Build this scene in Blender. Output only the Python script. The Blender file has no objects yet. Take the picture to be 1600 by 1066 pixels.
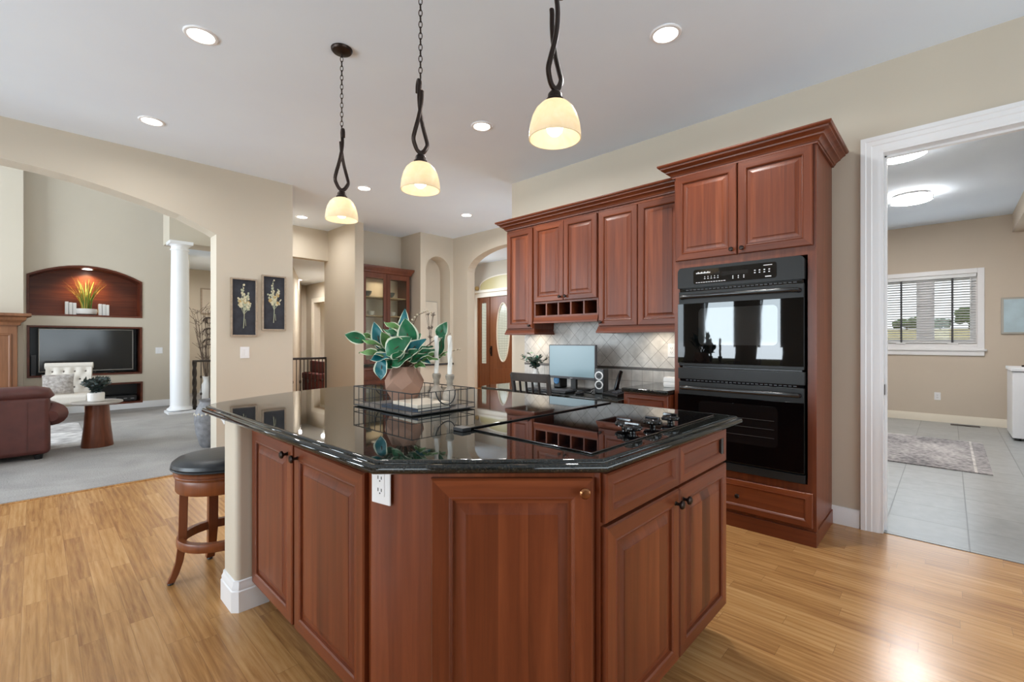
import bpy, bmesh, math, random
from mathutils import Vector, Matrix
from mathutils.geometry import tessellate_polygon
PI = math.pi
R = math.radians
sc = bpy.context.scene
COL = sc.collection

# ------------------------------------------------------------------ camera
cam_d = bpy.data.cameras.new('camera')
cam = bpy.data.objects.new('camera', cam_d)
COL.objects.link(cam)
cam_d.sensor_width = 36.0
cam_d.lens = 714.0 / 1600 * 36.0
cam_d.clip_start = 0.05
cam_d.clip_end = 300
cam.location = (0, 0, 1.25)
cam.rotation_euler = (R(90), 0, R(-46.27))
sc.camera = cam

# ------------------------------------------------------------------ view
sc.view_settings.view_transform = 'Standard'
sc.view_settings.look = 'None'
sc.view_settings.exposure = 0.14
sc.view_settings.gamma = 1.0
sc.view_settings.use_curve_mapping = False
sc.cycles.max_bounces = 10
sc.cycles.diffuse_bounces = 6
sc.cycles.glossy_bounces = 5
sc.cycles.transmission_bounces = 8
sc.cycles.transparent_max_bounces = 12
sc.cycles.sample_clamp_indirect = 6.0
sc.cycles.caustics_reflective = False
sc.cycles.caustics_refractive = False
sc.cycles.use_denoising = True


def srgb(r, g, b):
    def c(v):
        v /= 255.0
        return v / 12.92 if v <= 0.04045 else ((v + 0.055) / 1.055) ** 2.4
    return (c(r), c(g), c(b), 1.0)


# ------------------------------------------------------------------ world: bright hazy sky
W = bpy.data.worlds.new('sky')
sc.world = W
W.use_nodes = True
wt = W.node_tree
wt.nodes.clear()
wo = wt.nodes.new('ShaderNodeOutputWorld')
wb = wt.nodes.new('ShaderNodeBackground')
wtc = wt.nodes.new('ShaderNodeTexCoord')
wsep = wt.nodes.new('ShaderNodeSeparateXYZ')
wr = wt.nodes.new('ShaderNodeValToRGB')
wn = wt.nodes.new('ShaderNodeTexNoise')
wm = wt.nodes.new('ShaderNodeMixRGB')
wn.inputs['Scale'].default_value = 3.0
wn.inputs['Detail'].default_value = 6.0
wr.color_ramp.elements[0].position = 0.0
wr.color_ramp.elements[0].color = (0.93, 0.95, 1.0, 1)
wr.color_ramp.elements[1].position = 0.55
wr.color_ramp.elements[1].color = (0.55, 0.72, 1.0, 1)
wm.inputs[2].default_value = (1, 1, 1, 1)
wt.links.new(wtc.outputs['Generated'], wsep.inputs[0])
wt.links.new(wsep.outputs['Z'], wr.inputs[0])
wt.links.new(wtc.outputs['Generated'], wn.inputs['Vector'])
wt.links.new(wn.outputs[0], wm.inputs[0])
wt.links.new(wr.outputs[0], wm.inputs[1])
wt.links.new(wm.outputs[0], wb.inputs[0])
wb.inputs[1].default_value = 1.35
wt.links.new(wb.outputs[0], wo.inputs[0])


# ------------------------------------------------------------------ lights
def area(name, loc, size, energy, color, direction, size_y=None, spread=180, shape=None):
    l = bpy.data.lights.new(name, 'AREA')
    l.energy = energy
    l.color = color
    l.size = size
    l.spread = R(spread)
    if size_y:
        l.shape = 'RECTANGLE'
        l.size_y = size_y
    if shape:
        l.shape = shape
    o = bpy.data.objects.new(name, l)
    COL.objects.link(o)
    o.location = loc
    o.rotation_euler = Vector(direction).to_track_quat('-Z', 'Y').to_euler()
    return o


DAY = (0.81, 0.915, 1.0)
WARM = (1.0, 0.985, 0.96)
# daylight at the nook, living and laundry windows, plus added fill lights
area('fill_back_wall', (1.5, -2.98, 1.35), 4.0, 100, DAY, (0, 1, 0.8), 2.1)  # added, with its unseen window, for general room light
area('daylight_nook_door', (-3.62, 0.9, 1.35), 1.9, 50, DAY, (1, 0, 0.4), 2.1)
area('daylight_nook_side', (-3.62, 2.525, 1.5), 0.45, 56, DAY, (1, 0, 0.4), 1.3)
area('daylight_nook_middle', (-3.62, 3.5, 1.5), 0.70, 84, DAY, (1, 0, 0.4), 1.3)
area('daylight_nook_corner', (-3.62, 4.575, 1.5), 0.75, 36, DAY, (1, 0, 0.4), 1.3)
area('fill_dining', (4.5, 3.60, 1.6), 0.9, 30, DAY, (0, 1, 0.2), 1.4)  # added fill for the dining area, no outside window here
area('daylight_living', (-4.15, 8.2, 2.1), 3.2, 290, DAY, (1, 0, 0), 3.2)
area('daylight_laundry', (9.5, 0.27, 1.74), 1.1, 9, DAY, (-1, 0, 0), 1.0)
area('fill_foyer_side', (6.9, 9.2, 2.6), 1.2, 40, DAY, (-0.1, -1, -0.4), 1.0)  # added fill inside the foyer, stands in no opening


# ================================================================== helpers
class MB:
    """collects vertices and faces (with a material slot each)"""
    def __init__(s):
        s.v = []
        s.f = []
        s.m = []
        s.M = None

    def add(s, verts, faces, mat=0):
        b = len(s.v)
        if s.M is not None:
            verts = [tuple(s.M @ Vector(p)) for p in verts]
        s.v += [tuple(p) for p in verts]
        for f in faces:
            s.f.append([b + i for i in f])
            s.m.append(mat)
        return s

    def box(s, x0, x1, y0, y1, z0, z1, mat=0):
        v = [(x0, y0, z0), (x1, y0, z0), (x1, y1, z0), (x0, y1, z0), (x0, y0, z1), (x1, y0, z1), (x1, y1, z1), (x0, y1, z1)]
        return s.add(v, [(0, 3, 2, 1), (4, 5, 6, 7), (0, 1, 5, 4), (1, 2, 6, 5), (2, 3, 7, 6), (3, 0, 4, 7)], mat)

    def prism(s, poly, z0, z1, mat=0):
        n = len(poly)
        ar = sum(poly[i][0] * poly[(i + 1) % n][1] - poly[(i + 1) % n][0] * poly[i][1] for i in range(n))
        if ar < 0:
            poly = poly[::-1]
        v = [(p[0], p[1], z0) for p in poly] + [(p[0], p[1], z1) for p in poly]
        f = [tuple(range(n))[::-1], tuple(range(n, 2 * n))] + [(i, (i + 1) % n, n + (i + 1) % n, n + i) for i in range(n)]
        return s.add(v, f, mat)

    def slab(s, outer, holes, b0, b1, fn, mat=0):
        """2-D polygon with holes (a, z) given thickness b0..b1; fn maps (a, b, z) to a point"""
        loops = [outer] + list(holes)
        tri = tessellate_polygon([[Vector((p[0], p[1], 0)) for p in l] for l in loops])
        pts = [p for l in loops for p in l]
        n = len(pts)
        v = [fn(p[0], b0, p[1]) for p in pts] + [fn(p[0], b1, p[1]) for p in pts]
        f = [tuple(t) for t in tri] + [tuple(n + i for i in t[::-1]) for t in tri]
        k = 0
        for l in loops:
            m = len(l)
            for i in range(m):
                f.append((k + i, k + (i + 1) % m, n + k + (i + 1) % m, n + k + i))
            k += m
        return s.add(v, f, mat)

    def tube(s, pts, r, n=8, mat=0, closed=False, cap=True, sx=1.0, sy=1.0):
        pts = [Vector(p) for p in pts]
        m = len(pts)
        rr = r if isinstance(r, (list, tuple)) else [r] * m
        t0 = (pts[1] - pts[0]).normalized()
        up = Vector((0, 0, 1)) if abs(t0.z) < 0.9 else Vector((1, 0, 0))
        a = t0.cross(up).normalized()
        v = []
        for i, p in enumerate(pts):
            if closed:
                t = (pts[(i + 1) % m] - pts[i - 1]).normalized()
            else:
                t = (pts[min(i + 1, m - 1)] - pts[max(i - 1, 0)]).normalized()
            a = (a - t * a.dot(t))
            a = a.normalized() if a.length > 1e-6 else t.orthogonal().normalized()
            b = t.cross(a)
            for k in range(n):
                w = 2 * PI * k / n
                v.append(p + a * (math.cos(w) * rr[i] * sx) + b * (math.sin(w) * rr[i] * sy))
        f = []
        for i in range(m if closed else m - 1):
            j = (i + 1) % m
            for k in range(n):
                f.append((i * n + k, i * n + (k + 1) % n, j * n + (k + 1) % n, j * n + k))
        if cap and not closed:
            f.append(tuple(range(n))[::-1])
            f.append(tuple((m - 1) * n + k for k in range(n)))
        return s.add(v, f, mat)

    def lathe(s, prof, n=24, c=(0, 0, 0), mat=0, cap=True):
        v = []
        for r, z in prof:
            for k in range(n):
                w = 2 * PI * k / n
                v.append((c[0] + r * math.cos(w), c[1] + r * math.sin(w), c[2] + z))
        f = []
        m = len(prof)
        for i in range(m - 1):
            for k in range(n):
                f.append((i * n + k, i * n + (k + 1) % n, (i + 1) * n + (k + 1) % n, (i + 1) * n + k))
        if cap:
            f.append(tuple(range(n))[::-1])
            f.append(tuple((m - 1) * n + k for k in range(n)))
        return s.add(v, f, mat)

    def ball(s, c, r, n=12, m=8, sz=1.0, mat=0):
        prof = [(max(1e-4, r * math.sin(PI * i / m)), -r * sz * math.cos(PI * i / m)) for i in range(m + 1)]
        return s.lathe(prof, n, c, mat)

    def sweep(s, prof, path, closed=False, mat=0):
        """profile [(outward, z)] carried along a plan path [(x, y)]; outward is to the right of travel"""
        n = len(path)
        P = [Vector((p[0], p[1])) for p in path]
        v = []
        k = len(prof)
        for i in range(n):
            def nrm(a, b):
                d = (b - a).normalized()
                return Vector((d.y, -d.x))
            if closed or 0 < i < n - 1:
                n1 = nrm(P[i - 1], P[i])
                n2 = nrm(P[i], P[(i + 1) % n])
                q = (n1 + n2)
                q = q / max(0.2, q.length_squared) * 2
            else:
                q = nrm(P[0], P[1]) if i == 0 else nrm(P[-2], P[-1])
            for o, z in prof:
                v.append((P[i].x + q.x * o, P[i].y + q.y * o, z))
        f = []
        for i in range(n if closed else n - 1):
            j = (i + 1) % n
            for t in range(k):
                f.append((i * k + t, j * k + t, j * k + (t + 1) % k, i * k + (t + 1) % k))
        if not closed:
            f.append(tuple(range(k)))
            f.append(tuple((n - 1) * k + t for t in range(k))[::-1])
        return s.add(v, f, mat)


def build(name, mb, mats, parent=None, loc=(0, 0, 0), rz=0.0, world=False, bevel=0, seg=2, smooth=True, sub=0, ang=35, rot=None):
    if not isinstance(mats, (list, tuple)):
        mats = [mats]
    vs = mb.v
    if world:
        if parent is None:
            xs = [p[0] for p in vs]
            ys = [p[1] for p in vs]
            zs = [p[2] for p in vs]
            loc = ((min(xs) + max(xs)) / 2, (min(ys) + max(ys)) / 2, min(zs))
            vs = [(p[0] - loc[0], p[1] - loc[1], p[2] - loc[2]) for p in vs]
        else:
            c, s_ = math.cos(-parent.rotation_euler.z), math.sin(-parent.rotation_euler.z)
            L = parent.location
            vs = [((p[0] - L.x) * c - (p[1] - L.y) * s_, (p[0] - L.x) * s_ + (p[1] - L.y) * c, p[2] - L.z) for p in vs]
    me = bpy.data.meshes.new(name)
    me.from_pydata(vs, [], mb.f)
    for m in mats:
        me.materials.append(m)
    me.polygons.foreach_set('material_index', mb.m)
    bm = bmesh.new()
    bm.from_mesh(me)
    bmesh.ops.recalc_face_normals(bm, faces=bm.faces)
    bm.to_mesh(me)
    bm.free()
    if smooth:
        me.polygons.foreach_set('use_smooth', [True] * len(me.polygons))
        me.set_sharp_from_angle(angle=R(ang))
    me.update()
    o = bpy.data.objects.new(name, me)
    COL.objects.link(o)
    o.location = loc
    o.rotation_euler = rot if rot else (0, 0, rz)
    if parent is not None:
        o.parent = parent
    if bevel:
        b = o.modifiers.new('bevel', 'BEVEL')
        b.width = bevel
        b.segments = seg
        b.limit_method = 'ANGLE'
        b.angle_limit = R(40)
        b.harden_normals = True
    if sub:
        b = o.modifiers.new('sub', 'SUBSURF')
        b.levels = sub
        b.render_levels = sub
    return o


def tag(o, label, cat, group=None):
    o['label'] = label
    o['category'] = cat
    if group:
        o['group'] = group
    return o


def thing(name, label, cat, loc=(0, 0, 0), rz=0.0, group=None):
    o = bpy.data.objects.new(name, None)
    o.empty_display_size = 0.05
    COL.objects.link(o)
    o.location = loc
    o.rotation_euler = (0, 0, rz)
    return tag(o, label, cat, group)


def struct(name, mb, mats, **k):
    o = build(name, mb, mats, world=True, **k)
    o['kind'] = 'structure'
    return o


def copy_thing(o, loc, label=None, rz=None, group=None):
    r = o.copy()
    COL.objects.link(r)
    r.location = loc
    if rz is not None:
        r.rotation_euler = (0, 0, rz)
    if label:
        r['label'] = label
    if group:
        r['group'] = group
    for ch in list(o.children):
        c = ch.copy()
        COL.objects.link(c)
        c.parent = r
        for g in list(ch.children):
            d = g.copy()
            COL.objects.link(d)
            d.parent = c
    return r


# ================================================================== materials
def newmat(name):
    m = bpy.data.materials.new(name)
    m.use_nodes = True
    nt = m.node_tree
    p = nt.nodes['Principled BSDF']
    return m, nt, p


def plain(name, col, rough=0.5, metal=0.0, spec=0.5, coat=0.0, emit=None, estr=0.0, noise=0.0, nscale=30, bump=0.0):
    m, nt, p = newmat(name)
    p.inputs['Base Color'].default_value = col
    p.inputs['Roughness'].default_value = rough
    p.inputs['Metallic'].default_value = metal
    p.inputs['Specular IOR Level'].default_value = spec
    p.inputs['Coat Weight'].default_value = coat
    if emit:
        p.inputs['Emission Color'].default_value = emit
        p.inputs['Emission Strength'].default_value = estr
    if noise or bump:
        tc = nt.nodes.new('ShaderNodeTexCoord')
        n = nt.nodes.new('ShaderNodeTexNoise')
        n.inputs['Scale'].default_value = nscale
        n.inputs['Detail'].default_value = 5
        nt.links.new(tc.outputs['Object'], n.inputs['Vector'])
        if noise:
            r = nt.nodes.new('ShaderNodeValToRGB')
            r.color_ramp.elements[0].position = 0.3
            r.color_ramp.elements[1].position = 0.7
            r.color_ramp.elements[0].color = tuple(c * (1 - noise) for c in col[:3]) + (1,)
            r.color_ramp.elements[1].color = tuple(min(1, c * (1 + noise)) for c in col[:3]) + (1,)
            nt.links.new(n.outputs[0], r.inputs[0])
            nt.links.new(r.outputs[0], p.inputs['Base Color'])
        if bump:
            b = nt.nodes.new('ShaderNodeBump')
            b.inputs['Strength'].default_value = bump
            b.inputs['Distance'].default_value = 0.01
            nt.links.new(n.outputs[0], b.inputs['Height'])
            nt.links.new(b.outputs[0], p.inputs['Normal'])
    return m


def wood(name, dark, mid, light, grain='z', rough=0.36, board=0.0, coat=0.12, scale=1.0):
    m, nt, p = newmat(name)
    N = nt.nodes
    L = nt.links
    tc = N.new('ShaderNodeTexCoord')
    oi = N.new('ShaderNodeObjectInfo')
    off = N.new('ShaderNodeVectorMath')
    off.operation = 'SCALE'
    off.inputs[0].default_value = (7.3, 5.1, 9.7)
    L.new(oi.outputs['Random'], off.inputs['Scale'])
    add = N.new('ShaderNodeVectorMath')
    L.new(tc.outputs['Object'], add.inputs[0])
    L.new(off.outputs[0], add.inputs[1])
    vec = add
    wn_out = None
    if board:
        sep = N.new('ShaderNodeSeparateXYZ')
        L.new(add.outputs[0], sep.inputs[0])
        dv = N.new('ShaderNodeMath')
        dv.operation = 'DIVIDE'
        dv.inputs[1].default_value = board
        L.new(sep.outputs['X' if grain == 'z' else 'Z'], dv.inputs[0])
        fl = N.new('ShaderNodeMath')
        fl.operation = 'FLOOR'
        L.new(dv.outputs[0], fl.inputs[0])
        wn_ = N.new('ShaderNodeTexWhiteNoise')
        wn_.noise_dimensions = '1D'
        L.new(fl.outputs[0], wn_.inputs['W'])
        wn_out = wn_.outputs['Value']
        sh = N.new('ShaderNodeCombineXYZ')
        mu = N.new('ShaderNodeMath')
        mu.operation = 'MULTIPLY'
        mu.inputs[1].default_value = 13.0
        L.new(wn_out, mu.inputs[0])
        L.new(mu.outputs[0], sh.inputs['Y'])
        ad2 = N.new('ShaderNodeVectorMath')
        L.new(add.outputs[0], ad2.inputs[0])
        L.new(sh.outputs[0], ad2.inputs[1])
        vec = ad2
    mp = N.new('ShaderNodeMapping')
    s_hi, s_lo = 26.0 * scale, 1.3 * scale
    mp.inputs['Scale'].default_value = (s_hi, s_hi, s_lo) if grain == 'z' else ((s_lo, s_hi, s_hi) if grain == 'x' else (s_hi, s_lo, s_hi))
    L.new(vec.outputs[0], mp.inputs[0])
    n1 = N.new('ShaderNodeTexNoise')
    n1.inputs['Scale'].default_value = 1.0
    n1.inputs['Detail'].default_value = 7
    n1.inputs['Roughness'].default_value = 0.6
    n1.inputs['Distortion'].default_value = 0.6
    L.new(mp.outputs[0], n1.inputs['Vector'])
    mp2 = N.new('ShaderNodeMapping')
    mp2.inputs['Scale'].default_value = tuple(c * 0.12 for c in mp.inputs['Scale'].default_value)
    L.new(vec.outputs[0], mp2.inputs[0])
    n2 = N.new('ShaderNodeTexNoise')
    n2.inputs['Scale'].default_value = 1.0
    n2.inputs['Detail'].default_value = 3
    L.new(mp2.outputs[0], n2.inputs['Vector'])
    mx = N.new('ShaderNodeMath')
    mx.operation = 'MULTIPLY_ADD'
    mx.inputs[1].default_value = 0.45
    L.new(n1.outputs[0], mx.inputs[0])
    m2 = N.new('ShaderNodeMath')
    m2.operation = 'MULTIPLY'
    m2.inputs[1].default_value = 0.55
    L.new(n2.outputs[0], m2.inputs[0])
    L.new(m2.outputs[0], mx.inputs[2])
    val = mx.outputs[0]
    if wn_out is not None:
        a = N.new('ShaderNodeMath')
        a.operation = 'MULTIPLY_ADD'
        a.inputs[1].default_value = 0.16
        a.inputs[2].default_value = -0.08
        L.new(wn_out, a.inputs[0])
        b = N.new('ShaderNodeMath')
        L.new(val, b.inputs[0])
        L.new(a.outputs[0], b.inputs[1])
        val = b.outputs[0]
    r = N.new('ShaderNodeValToRGB')
    e = r.color_ramp.elements
    e[0].position = 0.30
    e[0].color = dark
    e[1].position = 0.70
    e[1].color = light
    k = e.new(0.5)
    k.color = mid
    L.new(val, r.inputs[0])
    L.new(r.outputs[0], p.inputs['Base Color'])
    p.inputs['Roughness'].default_value = rough
    p.inputs['Specular IOR Level'].default_value = 0.35
    p.inputs['Coat Weight'].default_value = coat
    p.inputs['Coat Roughness'].default_value = 0.3
    return m


def wall_paint(name, col):
    return plain(name, col, 0.75, spec=0.25, noise=0.02, nscale=1.5, bump=0.0)


M = {}
M['wall'] = wall_paint('beige_wall_paint', srgb(205, 195, 179))
M['wall_tan'] = wall_paint('tan_wall_paint', srgb(206, 193, 177))
M['ceiling'] = wall_paint('white_ceiling_paint', srgb(232, 242, 255))
M['white'] = plain('white_trim_paint', srgb(238, 238, 240), 0.35)
M['cream_trim'] = plain('cream_trim_paint', srgb(236, 228, 212), 0.4)
CH = (srgb(74, 32, 15), srgb(110, 53, 28), srgb(142, 76, 43))
M['cherry'] = wood('cherry_wood', *CH)
M['cherry_h'] = wood('cherry_wood_rail', *CH, grain='x')
M['cherry_p'] = wood('cherry_wood_panel', *CH, board=0.082)
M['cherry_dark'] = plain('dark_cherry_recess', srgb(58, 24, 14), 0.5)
WALN = (srgb(64, 26, 15), srgb(92, 42, 24), srgb(120, 60, 36))
M['niche_wood'] = wood('walnut_niche_wood', *WALN, grain='x')
M['table_wood'] = wood('cone_table_wood', srgb(80, 42, 26), srgb(120, 66, 42), srgb(150, 90, 58), grain='z')
M['stool_wood'] = wood('stool_wood', srgb(82, 42, 20), srgb(120, 64, 32), srgb(146, 84, 44), grain='z')
M['mantel_wood'] = wood('mantel_wood', srgb(104, 66, 44), srgb(132, 88, 60), srgb(152, 106, 74), grain='z')
M['door_wood'] = wood('front_door_wood', srgb(100, 56, 33), srgb(126, 76, 46), srgb(148, 94, 60), grain='z')
M['hutch_wood'] = wood('hutch_wood', srgb(72, 36, 24), srgb(96, 52, 36), srgb(116, 66, 46), grain='z')
M['black_wood'] = plain('black_painted_wood', srgb(52, 48, 47), 0.45, noise=0.2, nscale=20)
M['bronze'] = plain('oil_rubbed_bronze', srgb(52, 42, 38), 0.35, metal=0.8)
M['iron'] = plain('wrought_iron', srgb(62, 54, 50), 0.45, metal=0.5)
M['black'] = plain('black_plastic', srgb(28, 28, 30), 0.35)
M['black_gloss'] = plain('black_gloss', srgb(10, 10, 12), 0.06, spec=0.6)
M['oven_black'] = plain('oven_enamel', srgb(40, 40, 40), 0.36, spec=0.2)
M['oven_handle'] = plain('oven_handle_black', srgb(30, 30, 31), 0.22, spec=0.7)
M['oven_glass'] = plain('oven_glass', srgb(6, 6, 7), 0.02, spec=0.28)
M['oven_window'] = plain('oven_inner_window', srgb(34, 34, 34), 0.03, spec=0.42)
M['oven_window_dark'] = plain('oven_lower_window', srgb(19, 18, 18), 0.03, spec=0.35)
M['print'] = plain('white_panel_print', srgb(225, 225, 225), 0.5)
M['cook_glass'] = plain('cooktop_glass', srgb(7, 7, 9), 0.02, spec=0.9)
M['plate'] = plain('white_plastic', srgb(236, 236, 238), 0.35)
M['slot'] = plain('dark_slot', srgb(40, 38, 36), 0.6)
M['leather_black'] = plain('black_leather', srgb(38, 42, 47), 0.36, noise=0.12, nscale=60, bump=0.05)
M['leather_brown'] = plain('burgundy_leather', srgb(92, 48, 42), 0.38, noise=0.22, nscale=9, bump=0.08)
M['linen'] = plain('cream_linen', srgb(214, 206, 196), 0.9, noise=0.05, nscale=90)
M['chair_leg'] = plain('light_wood_leg', srgb(170, 140, 110), 0.5)
M['stone_top'] = plain('grey_stone_top', srgb(176, 168, 160), 0.35, noise=0.12, nscale=6)
M['pot_white'] = plain('white_ceramic', srgb(232, 230, 226), 0.4)
M['sage'] = plain('grey_green_leaf', srgb(74, 84, 84), 0.7, noise=0.3, nscale=25)
M['grass_a'] = plain('grass_blade_green', srgb(88, 132, 52), 0.6)
M['grass_b'] = plain('grass_blade_yellow', srgb(186, 160, 72), 0.6)
M['olive'] = plain('dark_olive_leaf', srgb(44, 62, 56), 0.6)
M['teal'] = plain('teal_leaf', srgb(26, 104, 80), 0.5)
M['stem'] = plain('brown_stem', srgb(88, 70, 48), 0.7)
M['twig'] = plain('dry_twig', srgb(104, 88, 76), 0.8)
M['bud'] = plain('beige_bud', srgb(206, 190, 164), 0.8)
M['leaf_green'] = plain('hosta_green', srgb(26, 100, 62), 0.42, noise=0.35, nscale=14)
M['leaf_teal'] = plain('hosta_teal', srgb(18, 102, 108), 0.42, noise=0.35, nscale=14)
M['leaf_lime'] = plain('hosta_soft_green', srgb(92, 138, 74), 0.45, noise=0.3, nscale=14)
M['leaf_edge'] = plain('hosta_cream_margin', srgb(216, 222, 196), 0.5)
M['pot_terra'] = plain('faceted_taupe_clay', srgb(168, 130, 110), 0.7, noise=0.1, nscale=8)
M['wire'] = plain('black_wire', srgb(58, 58, 60), 0.4, metal=0.4)
M['tray_base'] = plain('dark_tray_board', srgb(92, 86, 80), 0.6)
M['wax'] = plain('white_wax', srgb(238, 234, 226), 0.5)
M['clay'] = plain('greige_stoneware', srgb(176, 164, 150), 0.7, noise=0.2, nscale=30)
M['clay_dark'] = plain('worn_stoneware_neck', srgb(150, 141, 128), 0.75, noise=0.25, nscale=40)
M['navy'] = plain('navy_cloth', srgb(54, 66, 82), 0.7)
M['cream_cloth'] = plain('cream_cloth', srgb(222, 210, 192), 0.8)
M['paper'] = plain('book_paper', srgb(226, 218, 202), 0.8)
M['frame_wood'] = plain('weathered_frame', srgb(166, 150, 132), 0.7, noise=0.15, nscale=40)
M['canvas'] = plain('charcoal_canvas', srgb(48, 50, 58), 0.8, noise=0.35, nscale=12)
M['petal_a'] = plain('cream_petal', srgb(214, 206, 176), 0.8)
M['petal_b'] = plain('ochre_petal', srgb(190, 160, 104), 0.8)
M['petal_c'] = plain('pale_sage_petal', srgb(178, 182, 156), 0.8)
M['print_paper'] = plain('cream_print_paper', srgb(220, 212, 198), 0.85, noise=0.06, nscale=6)
M['ink'] = plain('grey_ink', srgb(120, 112, 104), 0.9)
M['pale_blue'] = plain('pale_blue_print', srgb(182, 204, 214), 0.6, noise=0.12, nscale=5)
M['silver'] = plain('silver_frame', srgb(176, 172, 164), 0.35, metal=0.5)
M['screen_tv'] = plain('tv_screen', srgb(14, 16, 20), 0.12, spec=0.6)
M['screen_reflect'] = plain('monitor_screen', srgb(118, 140, 148), 0.25, emit=srgb(130, 156, 166), estr=0.22)  # window reflection put into the screen's colour and glow
M['grey_plastic'] = plain('grey_plastic', srgb(70, 70, 74), 0.4)
M['lens'] = plain('can_light_lens', srgb(255, 250, 240), 0.5, emit=(1, 0.95, 0.87, 1), estr=9.0)
M['bulb'] = plain('glowing_bulb', srgb(255, 245, 225), 0.5, emit=(1, 0.92, 0.78, 1), estr=7.0)
M['diffuser'] = plain('flush_light_diffuser', srgb(255, 255, 252), 0.5, emit=(1, 0.98, 0.95, 1), estr=45.0)
M['chrome'] = plain('brushed_nickel', srgb(150, 150, 152), 0.3, metal=0.9)
M['stone_sill'] = plain('dark_stone_sill', srgb(60, 60, 62), 0.25)
M['blind'] = plain('white_blind_slat', srgb(236, 238, 240), 0.5)
M['tape'] = plain('dark_ladder_tape', srgb(70, 70, 74), 0.8)
M['appliance'] = plain('white_enamel', srgb(232, 234, 238), 0.3)
M['urn'] = plain('grey_urn', srgb(132, 132, 136), 0.55, noise=0.35, nscale=14, bump=0.3)
M['red_uphol'] = plain('dark_red_upholstery', srgb(84, 30, 26), 0.7)
M['amber_glass'] = plain('amber_transom_glass', srgb(180, 168, 124), 0.3, emit=srgb(198, 184, 138), estr=0.22)
M['exterior_grass'] = plain('dry_field', srgb(188, 168, 112), 0.95, noise=0.15, nscale=0.3)
M['bush'] = plain('shrub_green', srgb(86, 104, 62), 0.9, noise=0.4, nscale=3)
M['blue_cone'] = plain('blue_speaker_cone', srgb(80, 140, 190), 0.4)
M['copper'] = plain('burnished_copper_knob', srgb(150, 100, 66), 0.25, metal=0.9)
M['dish_a'] = plain('brown_plate', srgb(104, 62, 50), 0.3, noise=0.4, nscale=30)
M['dish_b'] = plain('slate_bowl', srgb(84, 92, 92), 0.35)
M['dish_c'] = plain('white_china', srgb(232, 228, 220), 0.3)
M['hutch_back'] = plain('hutch_back_panel', srgb(206, 192, 170), 0.7)
M['shelf_wood'] = plain('pale_shelf', srgb(196, 168, 128), 0.5)


def glass_mat(name, col, trans=0.9, rough=0.0):
    m, nt, p = newmat(name)
    nt.nodes.remove(p)
    out = nt.nodes['Material Output']
    t = nt.nodes.new('ShaderNodeBsdfTransparent')
    t.inputs[0].default_value = col
    g = nt.nodes.new('ShaderNodeBsdfGlossy')
    g.inputs['Roughness'].default_value = rough
    mx = nt.nodes.new('ShaderNodeMixShader')
    fr = nt.nodes.new('ShaderNodeFresnel')
    fr.inputs[0].default_value = 1.45
    nt.links.new(fr.outputs[0], mx.inputs[0])
    nt.links.new(t.outputs[0], mx.inputs[1])
    nt.links.new(g.outputs[0], mx.inputs[2])
    nt.links.new(mx.outputs[0], out.inputs['Surface'])
    return m


M['pane'] = glass_mat('window_glass', (0.96, 0.98, 0.98, 1))
M['hutch_glass'] = glass_mat('cabinet_glass', (0.92, 0.93, 0.9, 1))


def shade_mat():
    m, nt, p = newmat('alabaster_shade_glass')
    out = nt.nodes['Material Output']
    tc = nt.nodes.new('ShaderNodeTexCoord')
    n = nt.nodes.new('ShaderNodeTexNoise')
    n.inputs['Scale'].default_value = 22
    n.inputs['Detail'].default_value = 6
    n.inputs['Distortion'].default_value = 1.2
    r = nt.nodes.new('ShaderNodeValToRGB')
    r.color_ramp.elements[0].color = srgb(240, 226, 196)
    r.color_ramp.elements[1].color = srgb(252, 246, 234)
    nt.links.new(tc.outputs['Object'], n.inputs['Vector'])
    nt.links.new(n.outputs[0], r.inputs[0])
    nt.links.new(r.outputs[0], p.inputs['Base Color'])
    p.inputs['Roughness'].default_value = 0.35
    tr = nt.nodes.new('ShaderNodeBsdfTranslucent')
    nt.links.new(r.outputs[0], tr.inputs[0])
    mx = nt.nodes.new('ShaderNodeMixShader')
    mx.inputs[0].default_value = 0.55
    nt.links.new(p.outputs[0], mx.inputs[1])
    nt.links.new(tr.outputs[0], mx.inputs[2])
    nt.links.new(mx.outputs[0], out.inputs['Surface'])
    return m


M['shade'] = shade_mat()


def leaded_mat():
    m, nt, p = newmat('leaded_door_glass')
    tc = nt.nodes.new('ShaderNodeTexCoord')
    mp = nt.nodes.new('ShaderNodeMapping')
    mp.inputs['Rotation'].default_value = (0, R(45), 0)
    mp.inputs['Scale'].default_value = (6.5, 6.5, 6.5)
    ck = nt.nodes.new('ShaderNodeTexVoronoi')
    ck.feature = 'DISTANCE_TO_EDGE'
    ck.inputs['Randomness'].default_value = 0.0
    r = nt.nodes.new('ShaderNodeValToRGB')
    r.color_ramp.elements[0].position = 0.05
    r.color_ramp.elements[0].color = srgb(84, 80, 56)
    r.color_ramp.elements[1].position = 0.10
    r.color_ramp.elements[1].color = srgb(206, 210, 196)
    nt.links.new(tc.outputs['Object'], mp.inputs[0])
    nt.links.new(mp.outputs[0], ck.inputs['Vector'])
    nt.links.new(ck.outputs['Distance'], r.inputs[0])
    nt.links.new(r.outputs[0], p.inputs['Base Color'])
    nt.links.new(r.outputs[0], p.inputs['Emission Color'])
    p.inputs['Emission Strength'].default_value = 0.35
    p.inputs['Roughness'].default_value = 0.2
    return m


M['leaded'] = leaded_mat()


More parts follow.
